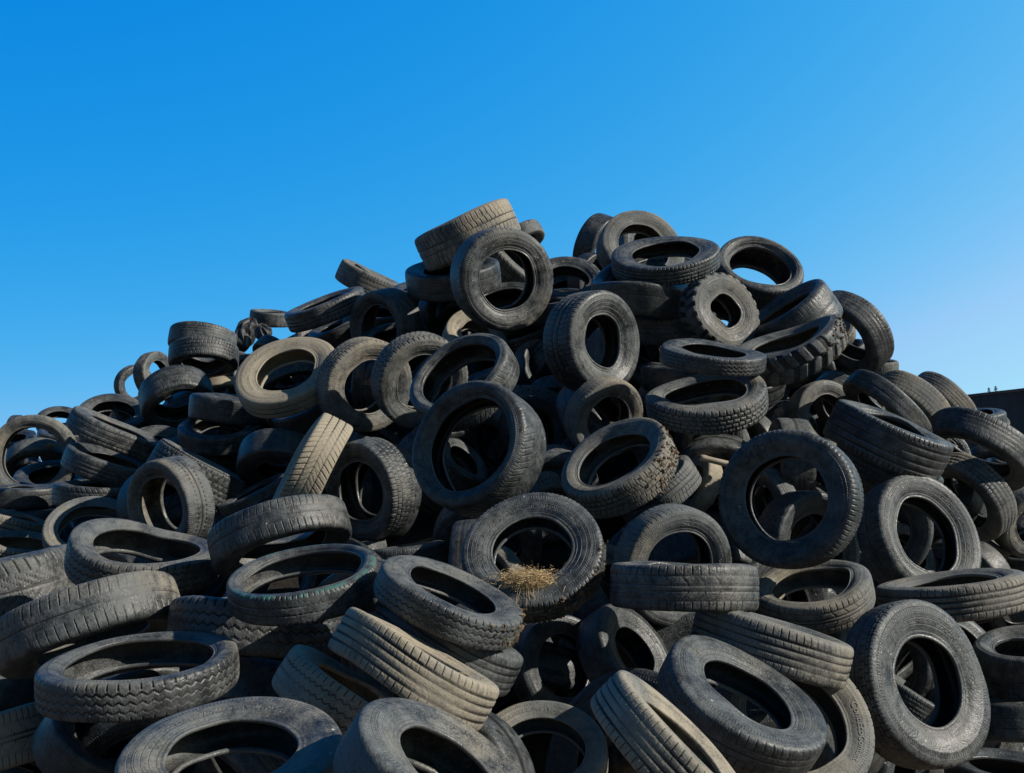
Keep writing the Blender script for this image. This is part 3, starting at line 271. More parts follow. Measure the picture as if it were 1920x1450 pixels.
ADDED_CORE = [[(-7.6, 11.85, 2.35), (-5.69, 11.27, 2.32), (-4.11, 10.23, 2.57), (-2.96, 9.92, 3.07), (-1.83, 9.48, 3.4), (-0.78, 9.07, 3.64), (0.18, 8.41, 3.49), (1.1, 8.44, 3.82), (1.81, 7.69, 3.02), (2.61, 7.66, 2.67), (3.5, 7.91, 2.14), (4.75, 8.7, 2.06), (5.84, 8.7, 2.06)], [(-7.6, 11.85, 2.35), (-5.69, 11.27, 2.32), (-4.11, 10.23, 2.57), (-2.96, 9.92, 3.07), (-1.83, 9.48, 3.4), (-0.78, 9.07, 3.64), (0.18, 8.41, 3.49), (1.08, 8.34, 3.7), (1.81, 7.69, 3.02), (2.61, 7.66, 2.67), (3.5, 7.91, 2.14), (4.75, 8.7, 2.06), (5.84, 8.7, 2.06)], [(-7.6, 11.85, 2.35), (-5.69, 11.27, 2.32), (-4.11, 10.23, 2.57), (-2.96, 9.92, 3.07), (-1.83, 9.48, 3.4), (-0.74, 8.67, 3.31), (0.17, 8.09, 3.2), (1.0, 7.81, 3.14), (1.81, 7.69, 3.02), (2.61, 7.66, 2.67), (3.5, 7.91, 2.14), (4.75, 8.7, 2.06), (5.84, 8.7, 2.06)], [(-7.6, 11.85, 2.35), (-5.69, 11.27, 2.32), (-4.11, 10.23, 2.57), (-2.92, 9.81, 3.0), (-1.66, 8.66, 2.84), (-0.67, 7.93, 2.74), (0.16, 7.5, 2.67), (0.93, 7.32, 2.65), (1.73, 7.38, 2.66), (2.61, 7.66, 2.67), (3.5, 7.91, 2.14), (4.75, 8.7, 2.06), (5.84, 8.7, 2.06)], [(-7.6, 11.85, 2.35), (-5.69, 11.27, 2.32), (-4.05, 10.1, 2.51), (-2.58, 8.73, 2.39), (-1.49, 7.83, 2.3), (-0.61, 7.26, 2.25), (0.15, 6.95, 2.22), (0.87, 6.87, 2.22), (1.63, 7.0, 2.23), (2.49, 7.37, 2.26), (3.5, 7.91, 2.14), (4.75, 8.7, 2.06), (5.84, 8.7, 2.06)], [(-7.03, 11.0, 2.01), (-5.27, 10.49, 1.99), (-3.53, 8.88, 1.93), (-2.29, 7.79, 1.89), (-1.34, 7.08, 1.86), (-0.56, 6.65, 1.85), (0.14, 6.45, 1.84), (0.81, 6.44, 1.84), (1.53, 6.64, 1.85), (2.37, 7.06, 1.86), (3.42, 7.76, 1.89), (4.71, 8.64, 1.92), (5.79, 8.64, 1.92)], [(-6.03, 9.5, 1.46), (-4.54, 9.1, 1.47), (-3.09, 7.82, 1.49), (-2.03, 6.97, 1.5), (-1.2, 6.42, 1.51), (-0.51, 6.11, 1.51), (0.12, 5.99, 1.51), (0.76, 6.05, 1.51), (1.44, 6.3, 1.51), (2.25, 6.77, 1.5), (3.28, 7.52, 1.49), (4.57, 8.44, 1.48), (5.62, 8.44, 1.48)], [(-5.19, 8.23, 1.06), (-3.92, 7.91, 1.08), (-2.71, 6.91, 1.15), (-1.81, 6.25, 1.19), (-1.09, 5.84, 1.22), (-0.46, 5.62, 1.23), (0.12, 5.57, 1.24), (0.7, 5.69, 1.23), (1.36, 5.98, 1.21), (2.15, 6.49, 1.18), (3.16, 7.28, 1.12), (4.43, 8.25, 1.06), (5.45, 8.25, 1.06)], [(-4.48, 7.16, 0.77), (-3.4, 6.91, 0.8), (-2.39, 6.13, 0.89), (-1.61, 5.62, 0.95), (-0.98, 5.32, 0.98), (-0.42, 5.18, 1.0), (0.11, 5.19, 1.0), (0.66, 5.35, 0.98), (1.28, 5.68, 0.94), (2.04, 6.22, 0.88), (3.04, 7.05, 0.78), (4.3, 8.06, 0.67), (5.29, 8.06, 0.67)], [(-3.89, 6.26, 0.57), (-2.96, 6.06, 0.6), (-2.11, 5.46, 0.7), (-1.45, 5.08, 0.76), (-0.89, 4.86, 0.8), (-0.39, 4.79, 0.81), (0.1, 4.84, 0.8), (0.62, 5.04, 0.77), (1.21, 5.4, 0.71), (1.94, 5.97, 0.61), (2.92, 6.82, 0.47), (4.16, 7.87, 0.3), (5.13, 7.87, 0.3)], [(-3.39, 5.49, 0.42), (-2.59, 5.35, 0.45), (-1.88, 4.89, 0.55), (-1.3, 4.6, 0.61), (-0.81, 4.46, 0.65), (-0.36, 4.43, 0.65), (0.09, 4.53, 0.63), (0.58, 4.75, 0.58), (1.14, 5.13, 0.5), (1.85, 5.72, 0.37), (2.8, 6.6, 0.19), (4.04, 7.68, -0.04), (4.97, 7.68, -0.04)], [(-3.05, 4.98, 0.29), (-2.34, 4.86, 0.32), (-1.71, 4.49, 0.42), (-1.2, 4.27, 0.48), (-0.75, 4.17, 0.51), (-0.34, 4.18, 0.5), (0.09, 4.3, 0.47), (0.55, 4.54, 0.41), (1.09, 4.94, 0.3), (1.78, 5.54, 0.15), (2.71, 6.44, -0.09), (3.93, 7.54, -0.38), (4.84, 7.54, -0.38)], [(-3.05, 5.01, 0.05), (-2.34, 4.89, 0.08), (-1.71, 4.52, 0.2), (-1.2, 4.3, 0.27), (-0.75, 4.2, 0.3), (-0.34, 4.21, 0.29), (0.09, 4.33, 0.26), (0.55, 4.57, 0.18), (1.09, 4.97, 0.06), (1.78, 5.58, -0.13), (2.71, 6.48, -0.41), (3.93, 7.59, -0.75), (4.84, 7.59, -0.75)]]

# ------------------------------------------------------------------ helpers
def link(o, parent=None):
    COL.objects.link(o)
    if parent is not None:
        o.parent = parent
    return o

def tag(o, label=None, cat=None, group=None, kind=None):
    if label: o['label'] = label
    if cat: o['category'] = cat
    if group: o['group'] = group
    if kind: o['kind'] = kind
    return o

def mesh_from_grid(name, V, uv, attr, material, closed=True, flip=False):
    """V: (n, k, 3) vertices, n around (wrapping), k across."""
    n, k = V.shape[:2]
    me = bpy.data.meshes.new(name)
    me.vertices.add(n * k)
    me.vertices.foreach_set('co', V.reshape(-1).astype(np.float32))
    i = np.arange(n if closed else n - 1)[:, None]
    j = np.arange(k - 1)[None, :]
    i2 = (i + 1) % n
    a = (i * k + j); b = (i2 * k + j); c = (i2 * k + j + 1); d = (i * k + j + 1)
    q = np.stack([a, b, c, d] if not flip else [a, d, c, b], -1).reshape(-1)
    nf = q.size // 4
    me.loops.add(q.size); me.polygons.add(nf)
    me.loops.foreach_set('vertex_index', q.astype(np.int32))
    me.polygons.foreach_set('loop_start', np.arange(0, q.size, 4, dtype=np.int32))
    me.polygons.foreach_set('use_smooth', np.ones(nf, dtype=bool))
    if uv:
        U = me.uv_layers.new(name='UVMap')
        ua = (i + 0 * j) / n; ub = (i + 1 + 0 * j) / n
        va = (j + 0 * i) / (k - 1); vb = (j + 1 + 0 * i) / (k - 1)
        if not flip:
            uu = np.stack([ua, ub, ub, ua], -1); vv = np.stack([va, va, vb, vb], -1)
        else:
            uu = np.stack([ua, ua, ub, ub], -1); vv = np.stack([va, vb, vb, va], -1)
        U.data.foreach_set('uv', np.stack([uu, vv], -1).reshape(-1).astype(np.float32))
    if attr is not None:
        at = me.attributes.new('groove', 'FLOAT', 'POINT')
        at.data.foreach_set('value', attr.reshape(-1).astype(np.float32))
    me.update(calc_edges=True)
    me.materials.append(material)
    return me

def mesh_obj(name, verts, faces, material, parent=None, smooth=False):
    me = bpy.data.meshes.new(name)
    me.from_pydata(verts, [], faces)
    if smooth:
        me.polygons.foreach_set('use_smooth', [True] * len(faces))
    me.update(); me.materials.append(material)
    return link(bpy.data.objects.new(name, me), parent)

def catmull(P, m):
    P = np.array(P, float)
    E = np.vstack([2 * P[0] - P[1], P, 2 * P[-1] - P[-2]])
    t = np.linspace(0, len(P) - 1, m)
    i = np.minimum(t.astype(int), len(P) - 2); f = (t - i)[:, None]
    a, b, c, d = E[i], E[i + 1], E[i + 2], E[i + 3]
    return .5 * (2 * b + (c - a) * f + (2 * a - 5 * b + 4 * c - d) * f ** 2 + (3 * b - a - 3 * c + d) * f ** 3)

# ------------------------------------------------------------------ materials
class NT:
    def __init__(s, m):
        m.use_nodes = True; s.t = m.node_tree; s.t.nodes.clear()
    def n(s, typ, **kw):
        nd = s.t.nodes.new(typ)
        for k, v in kw.items():
            if k.startswith('i_'):
                key = k[2:]; key = int(key) if key.isdigit() else key.replace('_', ' ')
                nd.inputs[key].default_value = v
            else: setattr(nd, k, v)
        return nd
    def l(s, a, b): s.t.links.new(a, b)
    def math(s, op, a, b=None, clamp=False):
        nd = s.n('ShaderNodeMath', operation=op, use_clamp=clamp)
        for i, x in enumerate((a, b)):
            if x is None: continue
            if isinstance(x, (int, float)): nd.inputs[i].default_value = x
            else: s.l(x, nd.inputs[i])
        return nd.outputs[0]
    def noise(s, vec, scale, detail=4, rough=.6, out=0):
        nd = s.n('ShaderNodeTexNoise'); nd.inputs['Scale'].default_value = scale
        nd.inputs['Detail'].default_value = detail; nd.inputs['Roughness'].default_value = rough
        if vec is not None: s.l(vec, nd.inputs['Vector'])
        return nd.outputs[out]
    def ramp(s, x, a, b, lo=0., hi=1.):
        nd = s.n('ShaderNodeMapRange', interpolation_type='SMOOTHSTEP')
        for k, v in (('From Min', a), ('From Max', b), ('To Min', lo), ('To Max', hi)): nd.inputs[k].default_value = v
        s.l(x, nd.inputs['Value']); return nd.outputs['Result']
    def mix(s, f, a, b, mode='MIX'):
        nd = s.n('ShaderNodeMix', data_type='RGBA', blend_type=mode)
        for k, x in ((0, f), (6, a), (7, b)):
            if isinstance(x, (int, float)): nd.inputs[k].default_value = x
            elif isinstance(x, tuple): nd.inputs[k].default_value = x
            else: s.l(x, nd.inputs[k])
        return nd.outputs[2]

def rgb(r, g, b): return (r, g, b, 1.)

def rubber(name, part):
    m = bpy.data.materials.new(name); t = NT(m)
    out = t.n('ShaderNodeOutputMaterial'); bs = t.n('ShaderNodeBsdfPrincipled')
    t.l(bs.outputs[0], out.inputs[0])
    tc = t.n('ShaderNodeTexCoord')
    da = t.n('ShaderNodeAttribute', attribute_type='OBJECT', attribute_name='dirt').outputs['Fac']
    sa = t.n('ShaderNodeAttribute', attribute_type='OBJECT', attribute_name='seed').outputs['Fac']
    cmb = t.n('ShaderNodeCombineXYZ')
    for i, k in enumerate((13.1, 7.7, 3.3)): t.l(t.math('MULTIPLY', sa, k), cmb.inputs[i])
    add = t.n('ShaderNodeVectorMath', operation='ADD')
    t.l(tc.outputs['Object'], add.inputs[0]); t.l(cmb.outputs[0], add.inputs[1])
    P = add.outputs[0]
    big = t.noise(P, 4.5, 3, .6); mid = t.noise(P, 19, 4, .7); fine = t.noise(P, 130, 2, .75)
    geo = t.n('ShaderNodeNewGeometry'); sep = t.n('ShaderNodeSeparateXYZ'); t.l(geo.outputs['Normal'], sep.inputs[0])
    up = sep.outputs[2]
    # dust: overall dirt + patches + settles on what faces up
    f = t.math('ADD', t.math('MULTIPLY', da, 1.15), t.math('MULTIPLY', t.math('SUBTRACT', big, .5), 1.5))
    f = t.math('ADD', f, t.math('MULTIPLY', t.math('SUBTRACT', mid, .5), 1.1))
    f = t.math('ADD', f, t.math('MULTIPLY', up, .14))
    f = t.math('ADD', f, t.math('MULTIPLY', t.math('SUBTRACT', fine, .5), .9))
    f = t.ramp(f, .16, 1.15)
    f = t.math('MULTIPLY', f, t.ramp(da, -.1, .8, .45, 1.))
    tone = t.noise(P, 2.3, 2)
    warm = t.ramp(t.math('ADD', da, t.math('MULTIPLY', t.math('SUBTRACT', tone, .5), 1.5)), .35, .95)
    dust = t.mix(warm, rgb(.165, .180, .184), rgb(.345, .300, .225))
    moss = t.ramp(t.noise(P, 6.5, 3), .60, .74, 0, .45)
    dust = t.mix(moss, dust, rgb(.235, .220, .110))
    dark = t.mix(t.ramp(mid, .3, .7), rgb(.015, .018, .021), rgb(.058, .065, .069))
    if part == 'liner': dark = rgb(.009, .008, .0075)
    if part == 'bead': dark = rgb(.055, .058, .060)  # base colour lightened to paint the bright highlight along the lip
    c = t.mix(f, dark, dust)
    # scuffs: thin pale scratches and bloom
    sc = t.n('ShaderNodeTexWave', wave_type='BANDS', bands_direction='DIAGONAL')
    sc.inputs['Scale'].default_value = 9; sc.inputs['Distortion'].default_value = 18; sc.inputs['Detail'].default_value = 4; sc.inputs['Detail Scale'].default_value = 3
    t.l(P, sc.inputs['Vector'])
    scr = t.math('MULTIPLY', t.ramp(sc.outputs['Fac'], .93, 1., 0, .35), t.ramp(big, .45, .6))
    c = t.mix(scr, c, rgb(.17, .165, .15))
    # white specks (chips, droppings)
    vo = t.n('ShaderNodeTexVoronoi'); vo.inputs['Scale'].default_value = 17; t.l(P, vo.inputs['Vector'])
    spk = t.math('MULTIPLY', t.ramp(vo.outputs['Distance'], .035, .09, 1., 0.), t.ramp(t.noise(P, 3.1, 2), .54, .60))
    c = t.mix(spk, c, rgb(.5, .5, .47))
    hgt = t.math('ADD', t.math('MULTIPLY', fine, .5), t.math('MULTIPLY', mid, 1.2))
    if part == 'tread':
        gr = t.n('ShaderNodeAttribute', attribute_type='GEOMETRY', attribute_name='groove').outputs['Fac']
        c = t.mix(t.ramp(gr, .15, .7, 0, .9), c, rgb(.006, .006, .006))  # shade inside the grooves mixed into the colour
        # old green paint on the upper shoulder of one tyre
        ga = t.n('ShaderNodeAttribute', attribute_type='OBJECT', attribute_name='green').outputs['Fac']
        so_ = t.n('ShaderNodeSeparateXYZ'); t.l(tc.outputs['Object'], so_.inputs[0])
        gm = t.math('MULTIPLY', t.math('MULTIPLY', t.ramp(ga, .0, .01), t.ramp(t.math('ABSOLUTE', t.math('SUBTRACT', t.math('DIVIDE', so_.outputs[2], t.math('MAXIMUM', ga, .001)), .90)), .05, .10, 1, 0)), t.ramp(mid, .44, .56))
        c = t.mix(t.math('MULTIPLY', gm, .6), c, rgb(.035, .19, .15))
        # worn block edges pick up dust
        edge = t.math('MULTIPLY', t.ramp(gr, .02, .12), t.ramp(gr, .3, .16))
        c = t.mix(t.math('MULTIPLY', edge, .25), c, rgb(.16, .15, .125))
    if part == 'sidewall':
        uvn = t.n('ShaderNodeUVMap', uv_map='UVMap'); su = t.n('ShaderNodeSeparateXYZ'); t.l(uvn.outputs[0], su.inputs[0])
        U, V = su.outputs[0], su.outputs[1]
        # moulded rings
        ring = t.math('SINE', t.math('MULTIPLY', V, 34.))
        ringm = t.math('MULTIPLY', t.ramp(ring, .80, .99), t.ramp(t.noise(P, 1.7, 1), .42, .52))
        hgt = t.math('ADD', hgt, t.math('MULTIPLY', ringm, .9))
        # fine radial knurling near the shoulder
        kn = t.math('SINE', t.math('MULTIPLY', U, 2 * math.pi * 150))
        knm = t.math('MULTIPLY', t.math('MULTIPLY', t.ramp(V, .03, .05), t.ramp(V, .20, .16)), t.ramp(kn, -.3, .6))
        hgt = t.math('ADD', hgt, t.math('MULTIPLY', knm, .8))
        # worn moulded marks, too worn to read
        cu = t.n('ShaderNodeCombineXYZ'); t.l(t.math('MULTIPLY', U, 120.), cu.inputs[0]); t.l(t.math('MULTIPLY', V, 9.), cu.inputs[1]); t.l(sa, cu.inputs[2])
        vm = t.n('ShaderNodeTexVoronoi', feature='DISTANCE_TO_EDGE'); vm.inputs['Scale'].default_value = 1.; t.l(cu.outputs[0], vm.inputs['Vector'])
        band = t.math('MULTIPLY', t.ramp(V, .46, .48), t.ramp(V, .62, .60))
        seg = t.ramp(t.noise(cu.outputs[0], .11, 1), .50, .55)
        mk = t.math('MULTIPLY', t.math('MULTIPLY', band, seg), t.ramp(vm.outputs['Distance'], .05, .16))
        hgt = t.math('ADD', hgt, t.math('MULTIPLY', mk, 1.5))
        # radial cracking and fold streaks
        cr = t.n('ShaderNodeCombineXYZ'); t.l(t.math('MULTIPLY', U, 60.), cr.inputs[0]); t.l(t.math('MULTIPLY', V, 3.), cr.inputs[1]); t.l(sa, cr.inputs[2])
        crn = t.noise(cr.outputs[0], 1., 4, .7)
        c = t.mix(t.ramp(crn, .52, .72, 0, .35), c, rgb(.13, .125, .11))
        c = t.mix(t.math('MULTIPLY', t.math('ADD', ringm, mk, True), .30), c, rgb(.20, .20, .18))
    cracks = t.n('ShaderNodeTexVoronoi', feature='DISTANCE_TO_EDGE'); cracks.inputs['Scale'].default_value = 55
    wv = t.n('ShaderNodeVectorMath', operation='ADD'); t.l(P, wv.inputs[0])
    nz = t.n('ShaderNodeTexNoise'); nz.inputs['Scale'].default_value = 30; t.l(P, nz.inputs['Vector'])
    sclv = t.n('ShaderNodeVectorMath', operation='SCALE'); sclv.inputs['Scale'].default_value = .03; t.l(nz.outputs['Color'], sclv.inputs[0]); t.l(sclv.outputs[0], wv.inputs[1])
    t.l(wv.outputs[0], cracks.inputs['Vector'])
    ckm = t.math('MULTIPLY', t.ramp(cracks.outputs['Distance'], .0, .03, -1, 0), t.ramp(big, .5, .6))
    hgt = t.math('ADD', hgt, t.math('MULTIPLY', ckm, .35))
    bp = t.n('ShaderNodeBump'); bp.inputs['Strength'].default_value = .75; bp.inputs['Distance'].default_value = .004
    t.l(hgt, bp.inputs['Height']); t.l(bp.outputs[0], bs.inputs['Normal'])
    t.l(c, bs.inputs['Base Color'])
    t.l(t.ramp(f, 0, .8, .42 if part != 'bead' else .32, .86), bs.inputs['Roughness'])
    bs.inputs['Specular IOR Level'].default_value = .5
    return m

def simple(name, c1, c2, scale=8, rough=.9, bump=.3, dist=.01):
    m = bpy.data.materials.new(name); t = NT(m)
    out = t.n('ShaderNodeOutputMaterial'); bs = t.n('ShaderNodeBsdfPrincipled'); t.l(bs.outputs[0], out.inputs[0])
    tc = t.n('ShaderNodeTexCoord'); a = t.noise(tc.outputs['Object'], scale, 8, .7)
    t.l(t.mix(t.ramp(a, .35, .65), rgb(*c1), rgb(*c2)), bs.inputs['Base Color']); bs.inputs['Roughness'].default_value = rough
    bp = t.n('ShaderNodeBump'); bp.inputs['Strength'].default_value = bump; bp.inputs['Distance'].default_value = dist
    t.l(t.noise(tc.outputs['Object'], scale * 5, 6, .7), bp.inputs['Height']); t.l(bp.outputs[0], bs.inputs['Normal'])
    return m

M_TREAD = rubber('tread_rubber', 'tread'); M_SIDE = rubber('sidewall_rubber', 'sidewall')
M_BEAD = rubber('bead_rubber', 'bead'); M_LINER = rubber('liner_rubber', 'liner')
M_TEXT = simple('raised_letter_rubber', (.34, .33, .30), (.24, .24, .22), 30, .8, 0., .0001)
M_TEXTD = simple('dark_letter_rubber', (.02, .022, .026), (.05, .052, .055), 30, .8)
M_MUD = simple('dried_mud', (.20, .14, .085), (.10, .07, .042), 30, .95, .8, .006)
M_STRAW = simple('dry_straw', (.80, .62, .36), (.42, .29, .14), 25, .8, .1)
M_GRASS = simple('dry_grass', (.45, .32, .15), (.30, .19, .08), 25, .85, .1)
M_ADDED_CORE = simple('added_core_dark', (.035, .028, .022), (.018, .015, .012), 6, .95, .8, .03)  # for the added core that blocks sky light
M_GROUND = simple('ground_earth', (.16, .12, .085), (.09, .07, .05), 1.5, .95, .6, .03)
M_RAG = simple('torn_rubber', (.022, .023, .026), (.05, .05, .052), 14, .55, .6, .006)
M_PIPE = simple('pale_plastic', (.42, .36, .27), (.30, .26, .2), 10, .6, .1)
M_WEED = simple('weed_green', (.05, .07, .035), (.08, .09, .04), 20, .8)

# ------------------------------------------------------------------ tread patterns
def tri(x): return 2 * np.abs(2 * (x - np.floor(x + .5))) - 1       # -1..1 zigzag
def ln(d, w): return np.clip(1.6 - np.abs(d) / w * 1.1, 0, 1)
def per(y, n, off=0):                                               # distance (in R units) to nearest of n lines round the tyre
    p = 2 * math.pi / n; q = y / p + off
    return (q - np.round(q)) * p

PITCH_N = dict(rib=64, ribs=64, ribw=72, ribd=60, ribz=64, blk=60, blkx=54, zig=60, lugz=52, dir=58, dirw=44,
               siped=62, sipw=58, hex=46, lug=24, saw=84, sawb=90, chain=64, bald=40)

def tread_pattern(kind, x, y, s):
    """x across (R units), y angle, s = x over half tread width (-1..1, more on the shoulder) -> groove 0..1, depth"""
    a = np.abs(s); N = PITCH_N[kind]; wsc = .8; tw = (x / np.where(np.abs(s) < 1e-6, 1, s)).max()
    G = np.zeros_like(x); D = .017
    gw = .0078; lw = .0048
    fade = np.clip((1.16 - a) / .08, 0, 1)
    def circ(*pos, w=gw, zz=0., n=N):
        nonlocal G
        for p in pos: G = np.maximum(G, ln(x - p * tw + zz * tri(y * n / (2 * math.pi)), w))
    def lat(lo, hi, n=N, w=lw, slope=0., off=0., side=0, amp=1.):
        nonlocal G
        m = ((a > lo) & (a < hi)) if side == 0 else ((s * side > lo) & (s * side < hi))
        G = np.maximum(G, np.where(m, amp * ln(per(y + slope * (x if side else np.abs(x)), n, off), w * wsc), 0))
    if kind == 'rib': circ(-.55, -.18, .18, .55); lat(.60, 1.2); lat(.2, .52, off=.5, w=.005, amp=.6)
    elif kind == 'ribs': circ(-.58, -.2, .2, .58, w=.013); lat(.64, 1.2, slope=.05, w=.007); lat(.25, .55, slope=.25, w=.0045, amp=.5, off=.3)
    elif kind == 'ribw': circ(-.62, -.22, .22, .62, w=.016); lat(.8, 1.2, w=.010); D = .020
    elif kind == 'ribd': circ(-.6, -.12, .12, .6); lat(.64, 1.2, w=.008); lat(.15, .58, slope=.9, w=.007, n=N // 2)
    elif kind == 'ribz': circ(-.33, .33, zz=.012, n=N); circ(0., w=.006); lat(.4, .8, slope=.3, w=.005, amp=.8); lat(.85, 1.2, n=N * 2, w=.006)
    elif kind == 'blk':
        circ(-.6, -.2, .2, .6); lat(.62, 1.2, w=.009); lat(.22, .58, off=.5, slope=.2, w=.009); lat(0, .18, off=.2, w=.006, amp=.7)
        lat(.65, 1.0, off=.5, w=.004, amp=.5)
    elif kind == 'blkx':
        circ(-.62, -.2, .2, .62, zz=.008, w=.010); lat(.64, 1.25, w=.014); lat(.22, .6, off=.5, w=.011); lat(-.1, .18, off=.2, w=.009); D = .022
        lat(.66, 1.0, off=.5, w=.004, amp=.5)
    elif kind == 'zig': circ(-.5, 0, .5, zz=.016, w=.009); lat(.78, 1.2, w=.009); D = .015
    elif kind == 'lugz': circ(-.45, 0, .45, zz=.018, w=.010, n=N); lat(.80, 1.25, w=.018, n=N // 1); D = .022
    elif kind == 'dir': circ(0., w=.008); circ(-.5, .5, w=.008); lat(.06, .46, slope=1.1, w=.007); lat(.52, 1.2, slope=.6, w=.009, off=.4)
    elif kind == 'dirw': circ(0., w=.007); circ(-.6, .6, w=.006); lat(.10, .56, slope=1.3, w=.010, off=.2); lat(.62, 1.2, slope=.25, w=.014); lat(.2, .5, slope=2.0, w=.005, off=.7, amp=.6)
    elif kind == 'siped': lat(.42, 1.15, w=.006, slope=.1); circ(-.4, .4, w=.005); circ(0., w=.004)
    elif kind == 'sipw': lat(.25, .95, w=.007, slope=.5); circ(-.2, .2, w=.005); lat(.97, 1.15, n=N * 2, w=.005); 
    elif kind == 'hex':
        n = N; p = 2 * math.pi / n; rowh = 2 * tw / 6
        r = np.floor(x / rowh); off = (r % 2) * .5
        zz = .012 * tri(y * n / (2 * math.pi) + 0 * x)
        G = np.maximum(G, ln(((x + zz) / rowh - np.round((x + zz) / rowh)) * rowh, .010))
        G = np.maximum(G, ln(per(y, n, 0) * 1 + 0, .009) * (off == 0)); G = np.maximum(G, ln(per(y, n, .5), .009) * (off > 0)); D = .024
    elif kind == 'lug':
        p = 2 * math.pi / N
        sd = np.where(s > 0, 0, .5)
        q = y / p + sd + .25 * np.sign(s) * s * 1.2
        dd = np.abs(q - np.round(q)) * p
        G = np.clip((dd - .060) / .022, 0, 1) * (a > .12)
        G = np.maximum(G, ln(x - .10 * tw * tri(y * N / (2 * math.pi)), .018)); D = .042
        fade = np.clip((1.3 - a) / .12, 0, 1)
    elif kind == 'saw': circ(-.62, -.2, .2, .62, w=.008, zz=.004); lat(.66, 1.25, w=.011, n=N); lat(.22, .6, off=.5, w=.007, n=N // 2); D = .018
    elif kind == 'sawb': lat(.90, 1.25, w=.011, n=N); lat(.2, .8, n=N // 2, w=.004, amp=.3); circ(-.3, .3, w=.005, zz=.004); D = .020
    elif kind == 'chain':
        circ(-.93, -.72, .93, .72, w=.006, zz=.006); lat(.72, .95, w=.010); lat(.3, .62, off=.5, w=.007); lat(.95, 1.15, n=N * 2, w=.004); circ(0, w=.006); D = .02
    elif kind == 'bald': lat(.86, 1.1, n=N * 2, w=.005, amp=.35); circ(-.3, .3, w=.006); D = .005
    return G * fade, D

